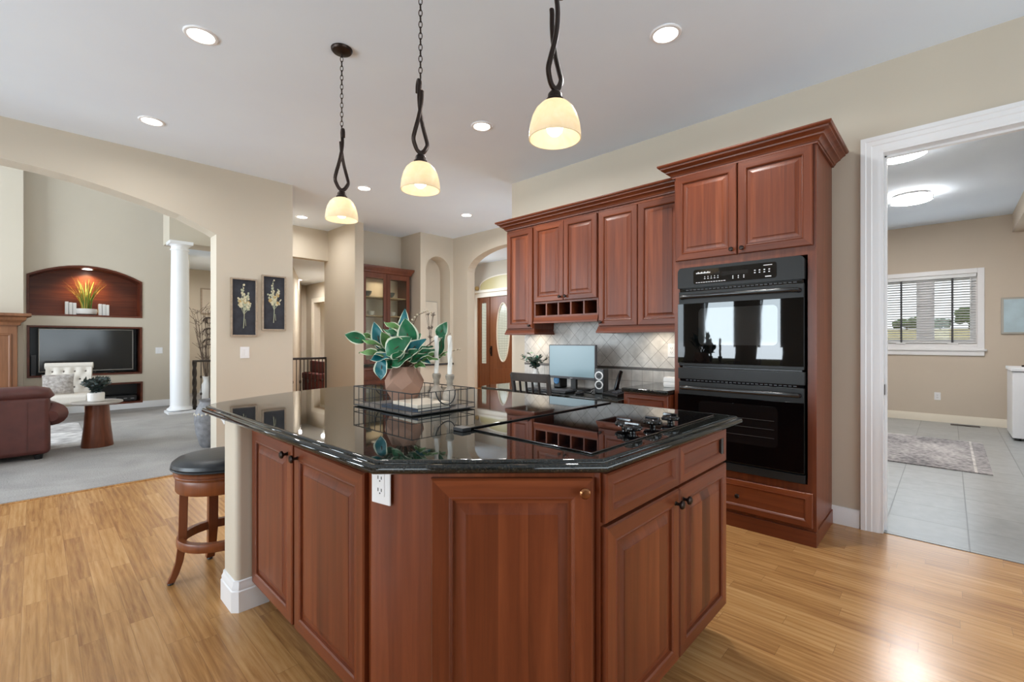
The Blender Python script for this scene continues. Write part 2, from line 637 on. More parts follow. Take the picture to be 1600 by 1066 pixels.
def granite():
    m, nt, p = newmat('dark_green_granite')
    tc = nt.nodes.new('ShaderNodeTexCoord')
    v = nt.nodes.new('ShaderNodeTexVoronoi')
    v.inputs['Scale'].default_value = 260
    n = nt.nodes.new('ShaderNodeTexNoise')
    n.inputs['Scale'].default_value = 120
    n.inputs['Detail'].default_value = 4
    r = nt.nodes.new('ShaderNodeValToRGB')
    e = r.color_ramp.elements
    e[0].position = 0.45
    e[0].color = (0.006, 0.008, 0.008, 1)
    e[1].position = 0.78
    e[1].color = (0.035, 0.034, 0.028, 1)
    mx = nt.nodes.new('ShaderNodeMixRGB')
    mx.inputs[0].default_value = 0.5
    nt.links.new(tc.outputs['Object'], v.inputs['Vector'])
    nt.links.new(tc.outputs['Object'], n.inputs['Vector'])
    nt.links.new(v.outputs['Color'], mx.inputs[1])
    nt.links.new(n.outputs[0], mx.inputs[2])
    nt.links.new(mx.outputs[0], r.inputs[0])
    nt.links.new(r.outputs[0], p.inputs['Base Color'])
    p.inputs['Roughness'].default_value = 0.03
    p.inputs['IOR'].default_value = 1.5
    p.inputs['Specular IOR Level'].default_value = 0.6
    return m


M['granite'] = granite()


def oak_floor():
    m, nt, p = newmat('oak_strip_floor')
    N, L = nt.nodes, nt.links
    tc = N.new('ShaderNodeTexCoord')
    sep = N.new('ShaderNodeSeparateXYZ')
    L.new(tc.outputs['Object'], sep.inputs[0])

    def math_(op, a, b=None, c=None):
        q = N.new('ShaderNodeMath')
        q.operation = op
        for i, x in enumerate((a, b, c)):
            if x is None:
                continue
            if isinstance(x, (int, float)):
                q.inputs[i].default_value = x
            else:
                L.new(x, q.inputs[i])
        return q.outputs[0]
    pw = 0.083
    xr = math_('DIVIDE', sep.outputs['X'], pw)
    row = math_('FLOOR', xr)
    w1 = N.new('ShaderNodeTexWhiteNoise')
    w1.noise_dimensions = '1D'
    L.new(row, w1.inputs['W'])
    yy = math_('ADD', math_('DIVIDE', sep.outputs['Y'], 0.72), math_('MULTIPLY', w1.outputs['Value'], 17.0))
    brd = math_('FLOOR', yy)
    cmb = N.new('ShaderNodeCombineXYZ')
    L.new(row, cmb.inputs[0])
    L.new(brd, cmb.inputs[1])
    w2 = N.new('ShaderNodeTexWhiteNoise')
    w2.noise_dimensions = '2D'
    L.new(cmb.outputs[0], w2.inputs['Vector'])
    # grain
    gv = N.new('ShaderNodeCombineXYZ')
    L.new(math_('MULTIPLY', sep.outputs['X'], 38.0), gv.inputs[0])
    L.new(math_('MULTIPLY', sep.outputs['Y'], 2.6), gv.inputs[1])
    L.new(math_('MULTIPLY', w2.outputs['Value'], 61.0), gv.inputs[2])
    n1 = N.new('ShaderNodeTexNoise')
    n1.inputs['Scale'].default_value = 1.0
    n1.inputs['Detail'].default_value = 6
    n1.inputs['Roughness'].default_value = 0.62
    n1.inputs['Distortion'].default_value = 0.9
    L.new(gv.outputs[0], n1.inputs['Vector'])
    gv2 = N.new('ShaderNodeCombineXYZ')
    L.new(math_('MULTIPLY', sep.outputs['X'], 9.0), gv2.inputs[0])
    L.new(math_('MULTIPLY', sep.outputs['Y'], 1.4), gv2.inputs[1])
    L.new(math_('MULTIPLY', w2.outputs['Value'], 33.0), gv2.inputs[2])
    wv = N.new('ShaderNodeTexWave')
    wv.bands_direction = 'X'
    wv.inputs['Scale'].default_value = 1.1
    wv.inputs['Distortion'].default_value = 7.0
    wv.inputs['Detail'].default_value = 2
    wv.inputs['Detail Scale'].default_value = 0.7
    L.new(gv2.outputs[0], wv.inputs['Vector'])
    pv = N.new('ShaderNodeCombineXYZ')
    L.new(math_('MULTIPLY', sep.outputs['X'], 150.0), pv.inputs[0])
    L.new(math_('MULTIPLY', sep.outputs['Y'], 5.0), pv.inputs[1])
    L.new(math_('MULTIPLY', w2.outputs['Value'], 91.0), pv.inputs[2])
    n3 = N.new('ShaderNodeTexNoise')
    n3.inputs['Scale'].default_value = 1.0
    n3.inputs['Detail'].default_value = 3
    L.new(pv.outputs[0], n3.inputs['Vector'])
    val = math_('ADD', math_('MULTIPLY', n1.outputs[0], 0.85), math_('MULTIPLY', wv.outputs['Fac'], 0.12))
    val = math_('ADD', val, math_('MULTIPLY_ADD', n3.outputs[0], 0.35, -0.335))
    val = math_('ADD', val, math_('MULTIPLY_ADD', w2.outputs['Value'], 0.24, 0.045))
    r = N.new('ShaderNodeValToRGB')
    e = r.color_ramp.elements
    e[0].position = 0.22
    e[0].color = srgb(148, 103, 62)
    e[1].position = 0.86
    e[1].color = srgb(210, 166, 112)
    q = e.new(0.52)
    q.color = srgb(186, 138, 85)
    L.new(val, r.inputs[0])
    # seams
    fx = math_('FRACT', xr)
    fy = math_('FRACT', yy)
    ex = math_('MINIMUM', fx, math_('SUBTRACT', 1.0, fx))
    ey = math_('MINIMUM', fy, math_('SUBTRACT', 1.0, fy))
    seam = math_('MINIMUM', math_('DIVIDE', ex, 0.013), math_('DIVIDE', ey, 0.0016))
    seam = math_('MINIMUM', seam, 1.0)
    mx = N.new('ShaderNodeMixRGB')
    mx.inputs[1].default_value = srgb(130, 94, 62)
    L.new(seam, mx.inputs[0])
    L.new(r.outputs[0], mx.inputs[2])
    L.new(mx.outputs[0], p.inputs['Base Color'])
    b = N.new('ShaderNodeBump')
    b.inputs['Strength'].default_value = 0.12
    b.inputs['Distance'].default_value = 0.004
    L.new(math_('ADD', math_('MULTIPLY', seam, 0.5), math_('MULTIPLY', n1.outputs[0], 0.35)), b.inputs['Height'])
    L.new(b.outputs[0], p.inputs['Normal'])
    p.inputs['Roughness'].default_value = 0.24
    p.inputs['Specular IOR Level'].default_value = 0.5
    return m


M['oak'] = oak_floor()


def brick_mat(name, c1, c2, mortar, w, h, msize, rot=0.0, plane='xy', rough=0.4, noise=0.15, off=(0, 0, 0)):
    m, nt, p = newmat(name)
    N, L = nt.nodes, nt.links
    tc = N.new('ShaderNodeTexCoord')
    sep = N.new('ShaderNodeSeparateXYZ')
    L.new(tc.outputs['Object'], sep.inputs[0])
    cmb = N.new('ShaderNodeCombineXYZ')
    a, b = {'xy': ('X', 'Y'), 'yz': ('Y', 'Z'), 'xz': ('X', 'Z')}[plane]
    L.new(sep.outputs[a], cmb.inputs[0])
    L.new(sep.outputs[b], cmb.inputs[1])
    mp = N.new('ShaderNodeMapping')
    mp.inputs['Rotation'].default_value = (0, 0, rot)
    mp.inputs['Location'].default_value = off
    L.new(cmb.outputs[0], mp.inputs[0])
    br = N.new('ShaderNodeTexBrick')
    br.offset = 0.0
    br.inputs['Scale'].default_value = 1.0
    br.inputs['Brick Width'].default_value = w
    br.inputs['Row Height'].default_value = h
    br.inputs['Mortar Size'].default_value = msize
    br.inputs['Mortar Smooth'].default_value = 0.3
    br.inputs['Color1'].default_value = c1
    br.inputs['Color2'].default_value = c2
    br.inputs['Mortar'].default_value = mortar
    L.new(mp.outputs[0], br.inputs['Vector'])
    n = N.new('ShaderNodeTexNoise')
    n.inputs['Scale'].default_value = 14
    n.inputs['Detail'].default_value = 6
    L.new(tc.outputs['Object'], n.inputs['Vector'])
    r = N.new('ShaderNodeValToRGB')
    r.color_ramp.elements[0].position = 0.3
    r.color_ramp.elements[1].position = 0.7
    r.color_ramp.elements[0].color = (1 - noise, 1 - noise, 1 - noise, 1)
    r.color_ramp.elements[1].color = (1 + noise, 1 + noise, 1 + noise, 1)
    L.new(n.outputs[0], r.inputs[0])
    mu = N.new('ShaderNodeMixRGB')
    mu.blend_type = 'MULTIPLY'
    mu.inputs[0].default_value = 1.0
    L.new(br.outputs['Color'], mu.inputs[1])
    L.new(r.outputs[0], mu.inputs[2])
    L.new(mu.outputs[0], p.inputs['Base Color'])
    p.inputs['Roughness'].default_value = rough
    bp = N.new('ShaderNodeBump')
    bp.inputs['Strength'].default_value = 0.3
    bp.inputs['Distance'].default_value = 0.002
    bp.invert = True
    L.new(br.outputs['Fac'], bp.inputs['Height'])
    L.new(bp.outputs[0], p.inputs['Normal'])
    return m


M['tile_floor'] = brick_mat('grey_floor_tile', srgb(146, 149, 150), srgb(156, 159, 160), srgb(112, 115, 116), 0.405, 0.405, 0.004, rough=0.28, noise=0.1)
M['tile_diag'] = brick_mat('diagonal_stone_tile', srgb(200, 197, 193), srgb(212, 209, 205), srgb(158, 154, 150), 0.106, 0.106, 0.0025, rot=R(45), plane='yz', rough=0.45)
M['tile_sq'] = brick_mat('square_stone_tile', srgb(200, 196, 191), srgb(210, 206, 202), srgb(160, 155, 150), 0.104, 0.104, 0.0025, plane='yz', rough=0.45, off=(0.03, 0.0, 0))
M['liner'] = plain('dark_tile_liner', srgb(98, 92, 88), 0.35, noise=0.2, nscale=60)


def carpet_mat(name, c1, c2, sc_=60, big=None):
    m, nt, p = newmat(name)
    N, L = nt.nodes, nt.links
    tc = N.new('ShaderNodeTexCoord')
    n = N.new('ShaderNodeTexNoise')
    n.inputs['Scale'].default_value = sc_
    n.inputs['Detail'].default_value = 4
    L.new(tc.outputs['Object'], n.inputs['Vector'])
    n2 = N.new('ShaderNodeTexNoise')
    n2.inputs['Scale'].default_value = 1.6
    n2.inputs['Detail'].default_value = 5
    n2.inputs['Distortion'].default_value = 1.0
    L.new(tc.outputs['Object'], n2.inputs['Vector'])
    mx = N.new('ShaderNodeMath')
    mx.operation = 'ADD'
    L.new(n.outputs[0], mx.inputs[0])
    L.new(n2.outputs[0], mx.inputs[1])
    r = N.new('ShaderNodeValToRGB')
    r.color_ramp.elements[0].position = 0.36
    r.color_ramp.elements[1].position = 0.64
    r.color_ramp.elements[0].color = c1
    r.color_ramp.elements[1].color = c2
    h = N.new('ShaderNodeMath')
    h.operation = 'MULTIPLY'
    h.inputs[1].default_value = 0.5
    L.new(mx.outputs[0], h.inputs[0])
    L.new(h.outputs[0], r.inputs[0])
    L.new(r.outputs[0], p.inputs['Base Color'])
    p.inputs['Roughness'].default_value = 0.95
    p.inputs['Specular IOR Level'].default_value = 0.1
    b = N.new('ShaderNodeBump')
    b.inputs['Strength'].default_value = 0.5
    b.inputs['Distance'].default_value = 0.01
    L.new(n.outputs[0], b.inputs['Height'])
    L.new(b.outputs[0], p.inputs['Normal'])
    return m


M['carpet'] = carpet_mat('grey_beige_carpet', srgb(144, 141, 139), srgb(176, 172, 169), 90)
M['rug_grey'] = carpet_mat('mottled_grey_rug', srgb(104, 102, 106), srgb(188, 184, 184), 26)
M['rug_pale'] = carpet_mat('pale_patterned_rug', srgb(150, 146, 146), srgb(226, 222, 220), 9)
M['pillow'] = carpet_mat('patterned_pillow', srgb(130, 122, 118), srgb(206, 198, 192), 26)

# ================================================================== the setting
H = 3.06


def WX(x):          # wall lying in a plane of constant x: a = y
    return lambda a, b, z: (b, a, z)


def WY(a, b, z):    # wall lying in a plane of constant y: a = x
    return (a, b, z)


def wall_x(name, x0, x1, outer, holes=(), mat='wall', **k):
    return struct(name, MB().slab(outer, holes, x0, x1, lambda a, b, z: (b, a, z)), M[mat], smooth=False, **k)


def wall_y(name, y0, y1, outer, holes=(), mat='wall', **k):
    return struct(name, MB().slab(outer, holes, y0, y1, lambda a, b, z: (a, b, z)), M[mat], smooth=False, **k)


def rect(a0, a1, z0, z1):
    return [(a0, z0), (a1, z0), (a1, z1), (a0, z1)]


# floors
struct('floor', MB().box(-3.6, 8.5, -3.0, 16.0, -0.12, 0.0), M['oak'], smooth=False)
cp = MB().prism([(-4.3, 5.215), (2.25, 5.215), (2.25, 9.66), (3.5, 9.66), (3.5, 13.1), (1.9, 13.1), (1.9, 10.85), (-4.3, 10.85)], -0.1, 0.012)
struct('floor_carpet', cp, M['carpet'], smooth=False)
tf = MB().box(3.825, 9.75, -1.9, 3.42, -0.1, 0.004)
o = struct('floor_laundry_tile', tf, M['tile_floor'], smooth=False)
# shift the object's origin so that grout lines fall where they are in the room
dx, dy = o.location.x - 3.857, o.location.y + 0.09
for v in o.data.vertices:
    v.co.x += dx
    v.co.y += dy
o.location = (3.857, -0.09, -0.1)

# ceilings
ck_ = MB().prism([(-3.6, -3.0), (3.95, -3.0), (3.95, 3.5), (5.28, 3.5), (5.28, 7.04), (3.6, 7.54), (2.07, 7.54), (2.07, 5.73), (-3.6, 5.73)], H, H + 0.14)
struct('ceiling', ck_, M['ceiling'], smooth=False)
struct('ceiling_laundry', MB().box(3.95, 9.8, -1.95, 3.45, H, H + 0.14), M['ceiling'], smooth=False)
struct('ceiling_living', MB().box(-4.4, 2.5, 5.7, 10.9, 4.6, 4.7), M['ceiling'], smooth=False)
struct('ceiling_stair', MB().box(1.92, 3.6, 10.2, 13.2, 2.96, 3.06), M['ceiling'], smooth=False)
struct('ceiling_hall', MB().prism([(2.5, 7.54), (6.6, 7.54), (6.6, 16.0), (3.65, 16.0), (3.65, 9.66), (2.5, 7.6)], 2.57, 2.67), M['ceiling'], smooth=False)
struct('ceiling_foyer', MB().box(5.2, 8.6, 3.4, 10.0, 3.3, 3.42), M['ceiling'], smooth=False)

# cabinet wall with the laundry doorway
DZ = 2.49
wall_x('wall_right', 3.808, 3.95, [(-3.0, 0), (-0.66, 0), (-0.66, DZ), (0.325, DZ), (0.325, 0), (3.643, 0), (3.643, H), (-3.0, H)])
# wall behind the camera, its window added; breakfast-nook wall with its windows
wall_y('wall_back', -2.95, -2.8, rect(-3.6, 3.81, 0, H), [rect(-0.55, 3.55, 0.3, 2.4)])
wall_x('wall_left', -3.6, -3.42, rect(-2.95, 5.51, 0, H), [rect(-0.05, 1.85, 0.3, 2.4), rect(2.3, 2.75, 0.35, 2.15), rect(3.15, 3.85, 0.35, 2.15), rect(4.2, 4.95, 0.35, 2.15)])
# arch wall to the living room
arch = [(1.31, 0), (1.309, 2.36), (1.251, 2.392), (0.999, 2.502), (0.719, 2.582), (0.462, 2.64), (0.227, 2.682), (0.01, 2.708), (-0.191, 2.72), (-0.45, 2.722),
        (-0.75, 2.70), (-1.05, 2.65), (-1.35, 2.575), (-1.62, 2.48), (-1.85, 2.36), (-1.851, 0)]
wall_y('wall_arch', 5.51, 5.735, [(2.075, 0), (2.075, H + 1.64), (-4.2, H + 1.64), (-4.2, 0)] + arch[::-1])
# hall wall with opening
wall_y('wall_hall', 7.4, 7.54, [(2.5, 0), (2.5, H), (3.36, H), (3.36, 2.57), (2.62, 2.57), (2.62, 0)])
struct('wall_pier', MB().box(3.35, 3.492, 6.49, 7.54, 0, H), M['wall'], smooth=False)
wall_y('wall_dining', 6.92, 7.04, rect(3.492, 4.43, 0, H))


def arch_poly(a0, a1, z0, zs, rise, n=14):
    c = (a0 + a1) / 2
    w = (a1 - a0) / 2
    p = [(a0, z0), (a1, z0)]
    for i in range(n + 1):
        t = PI * i / n
        p.append((c + w * math.cos(t), zs + rise * math.sin(t)))
    return p


wall_y('wall_niche', 6.34, 6.62, rect(4.43, 5.12, 0, H), [arch_poly(4.535, 5.05, 0.87, 2.44, 0.26)])
struct('wall_niche_back', MB().box(4.43, 5.12, 6.62, 7.04, 0, H), M['wall'], smooth=False)
fa = [(5.95, 0), (5.95, 2.43)] + [(5.025 + 0.925 * math.cos(t), 2.43 + 0.34 * math.sin(t)) for t in [PI * i / 16 for i in range(1, 16)]] + [(4.10, 2.43), (4.10, 0)]
wall_x('wall_foyer', 5.12, 5.28, [(7.04, 0), (7.04, 3.4), (3.4, 3.4), (3.4, 0)] + fa[::-1])
wall_x('wall_entry', 8.2, 8.36, rect(3.4, 10.0, 0, 3.4), [rect(7.2, 9.16, 0.0, 2.42)])
wall_y('wall_foyer_left', 9.6, 9.72, rect(5.1, 8.36, 0, 3.4))
wall_y('wall_foyer_right', 3.42, 3.56, rect(3.95, 8.36, 0, 3.4))
wall_x('wall_foyer_inner', 5.0, 5.12, rect(7.04, 9.72, 0, 3.4))
# hall beyond
hl = MB().prism([(2.78, 7.54), (4.36, 11.05), (4.25, 11.1), (2.66, 7.58)], 0, 2.57)
struct('wall_hall_left', hl, M['wall'], smooth=False)
wall_y('wall_hall_end', 11.02, 11.15, rect(4.2, 4.46, 0, 2.57))
wall_x('wall_hall_side', 4.46, 4.6, [(11.15, 0), (11.15, 2.57), (8.0, 2.57), (8.0, 0), (9.72, 0), (9.72, 2.13), (10.58, 2.13), (10.58, 0)])
wall_x('wall_study', 6.2, 6.35, rect(9.72, 16.0, 0, 2.57))
# living room walls
wall_x('wall_living_left', -4.4, -4.2, rect(5.5, 10.9, 0, 4.7), [rect(6.6, 9.8, 0.5, 3.7)])
struct('wall_living_right', MB().prism([(1.95, 5.735), (2.07, 5.735), (2.52, 7.0), (2.45, 9.66), (2.3, 9.66), (2.32, 7.0)], 0, 4.7), M['wall'], smooth=False)
TVY = 10.85
niche = [(-0.09, 1.675), (1.388, 1.675), (1.388, 2.345)] + [(0.649 + 0.739 * (1 - 2 * i / 12), 2.345 + 0.215 * (1 - (1 - 2 * i / 12) ** 2)) for i in range(1, 12)] + [(-0.09, 2.345)]
wall_y('wall_television', TVY, 11.4, rect(-4.4, 2.12, 0, 4.7), [niche, rect(-0.085, 1.386, 0.645, 1.508), rect(0.62, 1.395, 0.108, 0.498)])
struct('wall_television_back', MB().box(-4.4, 2.12, 11.4, 11.5, 0, 4.7), M['wall'], smooth=False)
struct('wall_chimney', MB().box(-2.6, -0.12, 10.6, TVY, 0, 4.6), M['wall'], smooth=False)
struct('wall_beam', MB().box(1.6, 2.45, 9.66, 10.2, 2.96, 4.7), M['wall'], smooth=False)
wall_y('wall_stair_back', 13.0, 13.12, rect(1.9, 3.6, 0, 3.0))
wall_x('wall_stair_right', 3.4, 3.5, rect(9.7, 13.1, 0, 3.0))
wall_x('wall_stair_left', 1.98, 2.12, rect(11.5, 13.1, 0, 3.0))
wall_y('wall_stair_front', 9.66, 9.74, rect(2.3, 3.5, 0, 3.0))
# laundry room
wall_x('wall_laundry_back', 9.63, 9.8, rect(-1.95, 3.45, 0, H), [rect(-0.30, 0.84, 1.2, 2.26)], mat='wall_tan')
wall_y('wall_laundry_left', 3.30, 3.42, rect(3.95, 9.8, 0, H), mat='wall_tan')
wall_y('wall_laundry_right', -1.95, -1.8, rect(3.95, 9.8, 0, H), mat='wall_tan')
struct('wall_laundry_soffit', MB().box(3.95, 9.63, -1.8, -0.65, 2.8, H), M['wall_tan'], smooth=False)

# outdoors
g = MB().box(-60, 12.5, -60, 90, -0.5, -0.35)
g.add([(12.5, -60, -0.35), (12.5, 90, -0.35), (78, -60, 2.75), (78, 90, 2.75), (130, -60, 2.9), (130, 90, 2.9)], [(0, 2, 3, 1), (2, 4, 5, 3)])
struct('ground_outside', g, M['exterior_grass'], smooth=False)

# baseboards
BB = [(0, 0), (0.016, 0), (0.016, 0.085), (0.011, 0.10), (0.008, 0.118), (0, 0.12)]


def baseboard(name, path, mat='white', dz=0.0):
    mb = MB().sweep([(a, z + dz) for a, z in BB], path)
    return struct(name, mb, M[mat])


baseboard('baseboard_right', [(3.808, 0.586), (3.808, 0.43)])
baseboard('baseboard_laundry', [(9.63, 3.3), (9.63, -1.8)], 'cream_trim', 0.004)
baseboard('baseboard_television', [(-0.1, TVY), (2.12, TVY)], 'white', 0.012)
baseboard('baseboard_pier', [(3.35, 7.4), (3.35, 6.49), (3.492, 6.49)])

# laundry doorway casing (trim)
CS = [(0.0, 0.0), (0.10, 0.0), (0.10, -0.024), (0.075, -0.024), (0.070, -0.019), (0.045, -0.019), (0.040, -0.014), (0.012, -0.014), (0.006, -0.010), (0.0, -0.010)]


def casing(name, a0, a1, ztop, x, sgn=1, w=1.0, mat='white'):
    mb = MB()
    k = len(CS)
    v = []
    for (a, z, da, dz_) in [(a0, 0, -1, 0), (a0, ztop, -1, 1), (a1, ztop, 1, 1), (a1, 0, 1, 0)]:
        for o_, t in CS:
            v.append((x + t * sgn, a + da * o_ * w, z + dz_ * o_ * w))
    f = []
    for i in range(3):
        for t in range(k):
            f.append((i * k + t, (i + 1) * k + t, (i + 1) * k + (t + 1) % k, i * k + (t + 1) % k))
    f.append(tuple(range(k)))
    f.append(tuple(3 * k + t for t in range(k)))
    mb.add(v, f)
    return struct(name, mb, M[mat])


casing('trim_1', -0.65, 0.324, 2.482, 3.808)
jm = MB()
jm.box(3.80, 3.96, 0.308, 0.326, 0, DZ - 0.002)
jm.box(3.80, 3.96, -0.652, -0.634, 0, DZ - 0.002)
jm.box(3.80, 3.96, -0.634, 0.308, DZ - 0.02, DZ - 0.002)
jm.box(3.875, 3.90, 0.294, 0.308, 0, DZ - 0.02)
jm.box(3.875, 3.90, -0.634, 0.308, DZ - 0.034, DZ - 0.02)
struct('trim_2', jm, M['white'], bevel=0.002)
# threshold between wood and carpet, wood and tile
struct('trim_3', MB().box(-1.84, 1.3, 5.19, 5.225, 0.0, 0.008), M['oak'], smooth=False)

# hall door casing
casing('trim_4', 9.72, 10.58, 2.13, 4.46, mat='cream_trim')

# ---------------------------------------------------------------- windows
def simple_window_x(name, x, y0, y1, z0, z1, mull=()):
    mb = MB()
    f = 0.05
    for a, b, c, d in [(y0, y1, z0, z0 + f), (y0, y1, z1 - f, z1), (y0, y0 + f, z0 + f, z1 - f), (y1 - f, y1, z0 + f, z1 - f)]:
        mb.box(x - 0.04, x + 0.04, a, b, c, d)
    for m in mull:
        mb.box(x - 0.035, x + 0.035, m - 0.035, m + 0.035, z0 + f, z1 - f)
    o = struct(name, mb, M['white'])
    p = build('pane', MB().box(x - 0.004, x + 0.004, y0 + f, y1 - f, z0 + f, z1 - f), M['pane'], o, world=True, smooth=False)
    return o


def simple_window_y(name, y, x0, x1, z0, z1, mull=()):
    mb = MB()
    f = 0.05
    for a, b, c, d in [(x0, x1, z0, z0 + f), (x0, x1, z1 - f, z1), (x0, x0 + f, z0 + f, z1 - f), (x1 - f, x1, z0 + f, z1 - f)]:
        mb.box(a, b, y - 0.04, y + 0.04, c, d)
    for m in mull:
        mb.box(m - 0.035, m + 0.035, y - 0.035, y + 0.035, z0 + f, z1 - f)
    o = struct(name, mb, M['white'])
    build('pane', MB().box(x0 + f, x1 - f, y - 0.004, y + 0.004, z0 + f, z1 - f), M['pane'], o, world=True, smooth=False)
    return o


simple_window_x('window_2', -3.51, -0.05, 1.85, 0.3, 2.4, (0.9,))
simple_window_x('window_3', -3.51, 2.3, 2.75, 0.35, 2.15)
simple_window_x('window_4', -3.51, 3.15, 3.85, 0.35, 2.15)
simple_window_x('window_5', -3.51, 4.2, 4.95, 0.35, 2.15)
simple_window_x('window_6', -4.3, 6.6, 9.8, 0.5, 3.7, (7.66, 8.73))
simple_window_y('added_window_dining', 3.575, 4.02, 5.0, 0.85, 2.35)  # added on an interior wall to frame the dining fill light
simple_window_y('added_window_back', -2.88, -0.55, 3.55, 0.3, 2.4, (0.8, 2.2))  # unseen window, added and sized for light from behind

# laundry window with casing, two sashes, sill
mb = MB()
for a, b, c, d in [(-0.375, -0.30, 1.12, 2.33), (0.84, 0.915, 1.12, 2.33), (-0.30, 0.84, 2.26, 2.33)]:
    mb.box(9.612, 9.632, a, b, c, d)
mb.box(9.66, 9.76, -0.30, -0.255, 1.2, 2.26)
mb.box(9.66, 9.76, 0.795, 0.84, 1.2, 2.26)
mb.box(9.66, 9.76, -0.255, 0.795, 2.20, 2.26)
mb.box(9.66, 9.76, -0.255, 0.795, 1.2, 1.245)
mb.box(9.66, 9.76, 0.195, 0.345, 1.245, 2.20)
mb.box(9.612, 9.632, -0.30, 0.84, 1.13, 1.204)
wnd = struct('window_1', mb, M['white'], bevel=0.003)
for y0, y1 in ((-0.255, 0.195), (0.345, 0.795)):
    s = MB()
    for a, b, c, d in [(y0, y1, 1.245, 1.275), (y0, y1, 2.17, 2.20), (y0, y0 + 0.03, 1.275, 2.17), (y1 - 0.03, y1, 1.275, 2.17)]:
        s.box(9.68, 9.72, a, b, c, d)
    build('sash', s, M['white'], wnd, world=True)
    build('pane', MB().box(9.698, 9.702, y0 + 0.03, y1 - 0.03, 1.275, 2.17), M['pane'], wnd, world=True, smooth=False)
    c = (y0 + y1) / 2
    build('crank_handle', MB().box(9.60, 9.66, c - 0.07, c + 0.05, 1.195, 1.215), M['white'], wnd, world=True, bevel=0.005)
build('sill', MB().box(9.585, 9.63, -0.40, 0.94, 1.10, 1.13).box(9.605, 9.63, -0.375, 0.915, 1.03, 1.10), M['white'], wnd, world=True, bevel=0.006)

# ================================================================== cabinet parts
def knob(parent, x, z, y=-0.02, mat='bronze', r=0.015):
    mb = MB()
    mb.M = Matrix.Rotation(R(90), 4, 'X')
    mb.lathe([(0.008, 0), (0.0055, 0.003), (0.005, 0.012), (0.009, 0.016), (r, 0.020), (r, 0.026), (r * 0.7, 0.030), (0.002, 0.031)], 14)
    return build('knob', mb, M[mat], parent, (x, y, z))


def panel_mesh(w, h, st=0.058, raised=True, t=0.02):
    """framed door: outer edge, stiles, bead, groove, raised field (front faces -y)"""
    mb = MB()
    if raised:
        rings = [(0, 0), (0, -t + 0.005), (0.005, -t), (st - 0.012, -t), (st - 0.008, -t - 0.002), (st - 0.002, -t + 0.002), (st, -t + 0.010), (st + 0.008, -t + 0.010), (st + 0.034, -t + 0.001), (st + 0.036, -t - 0.001)]
    else:
        rings = [(0, 0), (0, -t + 0.005), (0.005, -t), (st - 0.014, -t), (st - 0.008, -t - 0.002), (st - 0.002, -t + 0.002), (st + 0.004, -t + 0.010)]
    k = len(rings)
    lim = min(w, h) / 2 - 0.004
    v = []
    for i, y in rings:
        i = min(i, lim)
        v += [(i, y, i), (w - i, y, i), (w - i, y, h - i), (i, y, h - i)]
    fl = []
    for r_ in range(k - 1):
        for s_ in range(4):
            q = (r_ * 4 + s_, r_ * 4 + (s_ + 1) % 4, (r_ + 1) * 4 + (s_ + 1) % 4, (r_ + 1) * 4 + s_)
            inner = raised and r_ >= 7
            fl.append((q, 2 if inner else (1 if s_ in (0, 2) else 0)))
    fl.append((((k - 1) * 4, (k - 1) * 4 + 1, (k - 1) * 4 + 2, (k - 1) * 4 + 3), 2 if h >= w * 0.7 else 1))
    fl.append(((3, 2, 1, 0), 0))
    b = len(mb.v)
    mb.v += v
    for q, m_ in fl:
        mb.f.append(list(q))
        mb.m.append(m_)
    return mb


def door(parent, x, z, w, h, knob_at=None, name='door', raised=True, st=0.058, y=0.0, rz=0.0, kmat='bronze', mats=None):
    d = build(name, panel_mesh(w, h, st, raised), mats or [M['cherry'], M['cherry_h'], M['cherry_p']], parent, (x, y, z), rz=rz, ang=20)
    if knob_at:
        knob(d, knob_at[0], knob_at[1], mat=kmat)
    return d


RZW = R(-90)     # units on the cabinet wall: local x runs along the wall (to the right as seen), local y into the wall

# ---------------------------------------------------------------- oven tower
TW, TD = 0.88, 0.535
tower = thing('oven_cabinet', 'tall cherry wood cabinet housing the black double oven', 'cabinet', (3.27, 1.465, 0), RZW)
mb = MB()
mb.box(0, 0.04, 0, TD, 0.092, 2.45)
mb.box(TW - 0.04, TW, 0, TD, 0.092, 2.45)
mb.box(0.04, TW - 0.04, 0, TD, 1.78, 2.45)
mb.box(0.04, TW - 0.04, 0, TD, 0.092, 0.37)
mb.box(0.04, TW - 0.04, TD - 0.02, TD, 0.37, 1.78)
build('body', mb, M['cherry'], tower)
build('plinth', MB().box(-0.004, TW + 0.008, -0.014, TD, 0, 0.092), M['cherry_h'], tower, bevel=0.003)
door(tower, 0.012, 1.832, 0.423, 0.612, (0.395, 0.035))
door(tower, 0.443, 1.832, 0.425, 0.612, (0.03, 0.035))
dr = door(tower, 0.02, 0.112, 0.85, 0.212, None, 'drawer', raised=False, st=0.045)
knob(dr, 0.425, 0.106)
CROWN = [(0.0, 2.445), (0.013, 2.445), (0.015, 2.455), (0.021, 2.457), (0.025, 2.468), (0.040, 2.479), (0.049, 2.482), (0.051, 2.490), (0.064, 2.501), (0.077, 2.507), (0.079, 2.517), (0.089, 2.519), (0.095, 2.527), (0.095, 2.536), (0.0, 2.536)]
build('crown', MB().sweep(CROWN, [(0, 0.11), (0, 0), (TW, 0), (TW, TD)]), M['cherry_h'], tower)
build('side_trim', MB().box(TW, TW + 0.006, 0.0, 0.05, 0.092, 2.445), M['cherry'], tower)

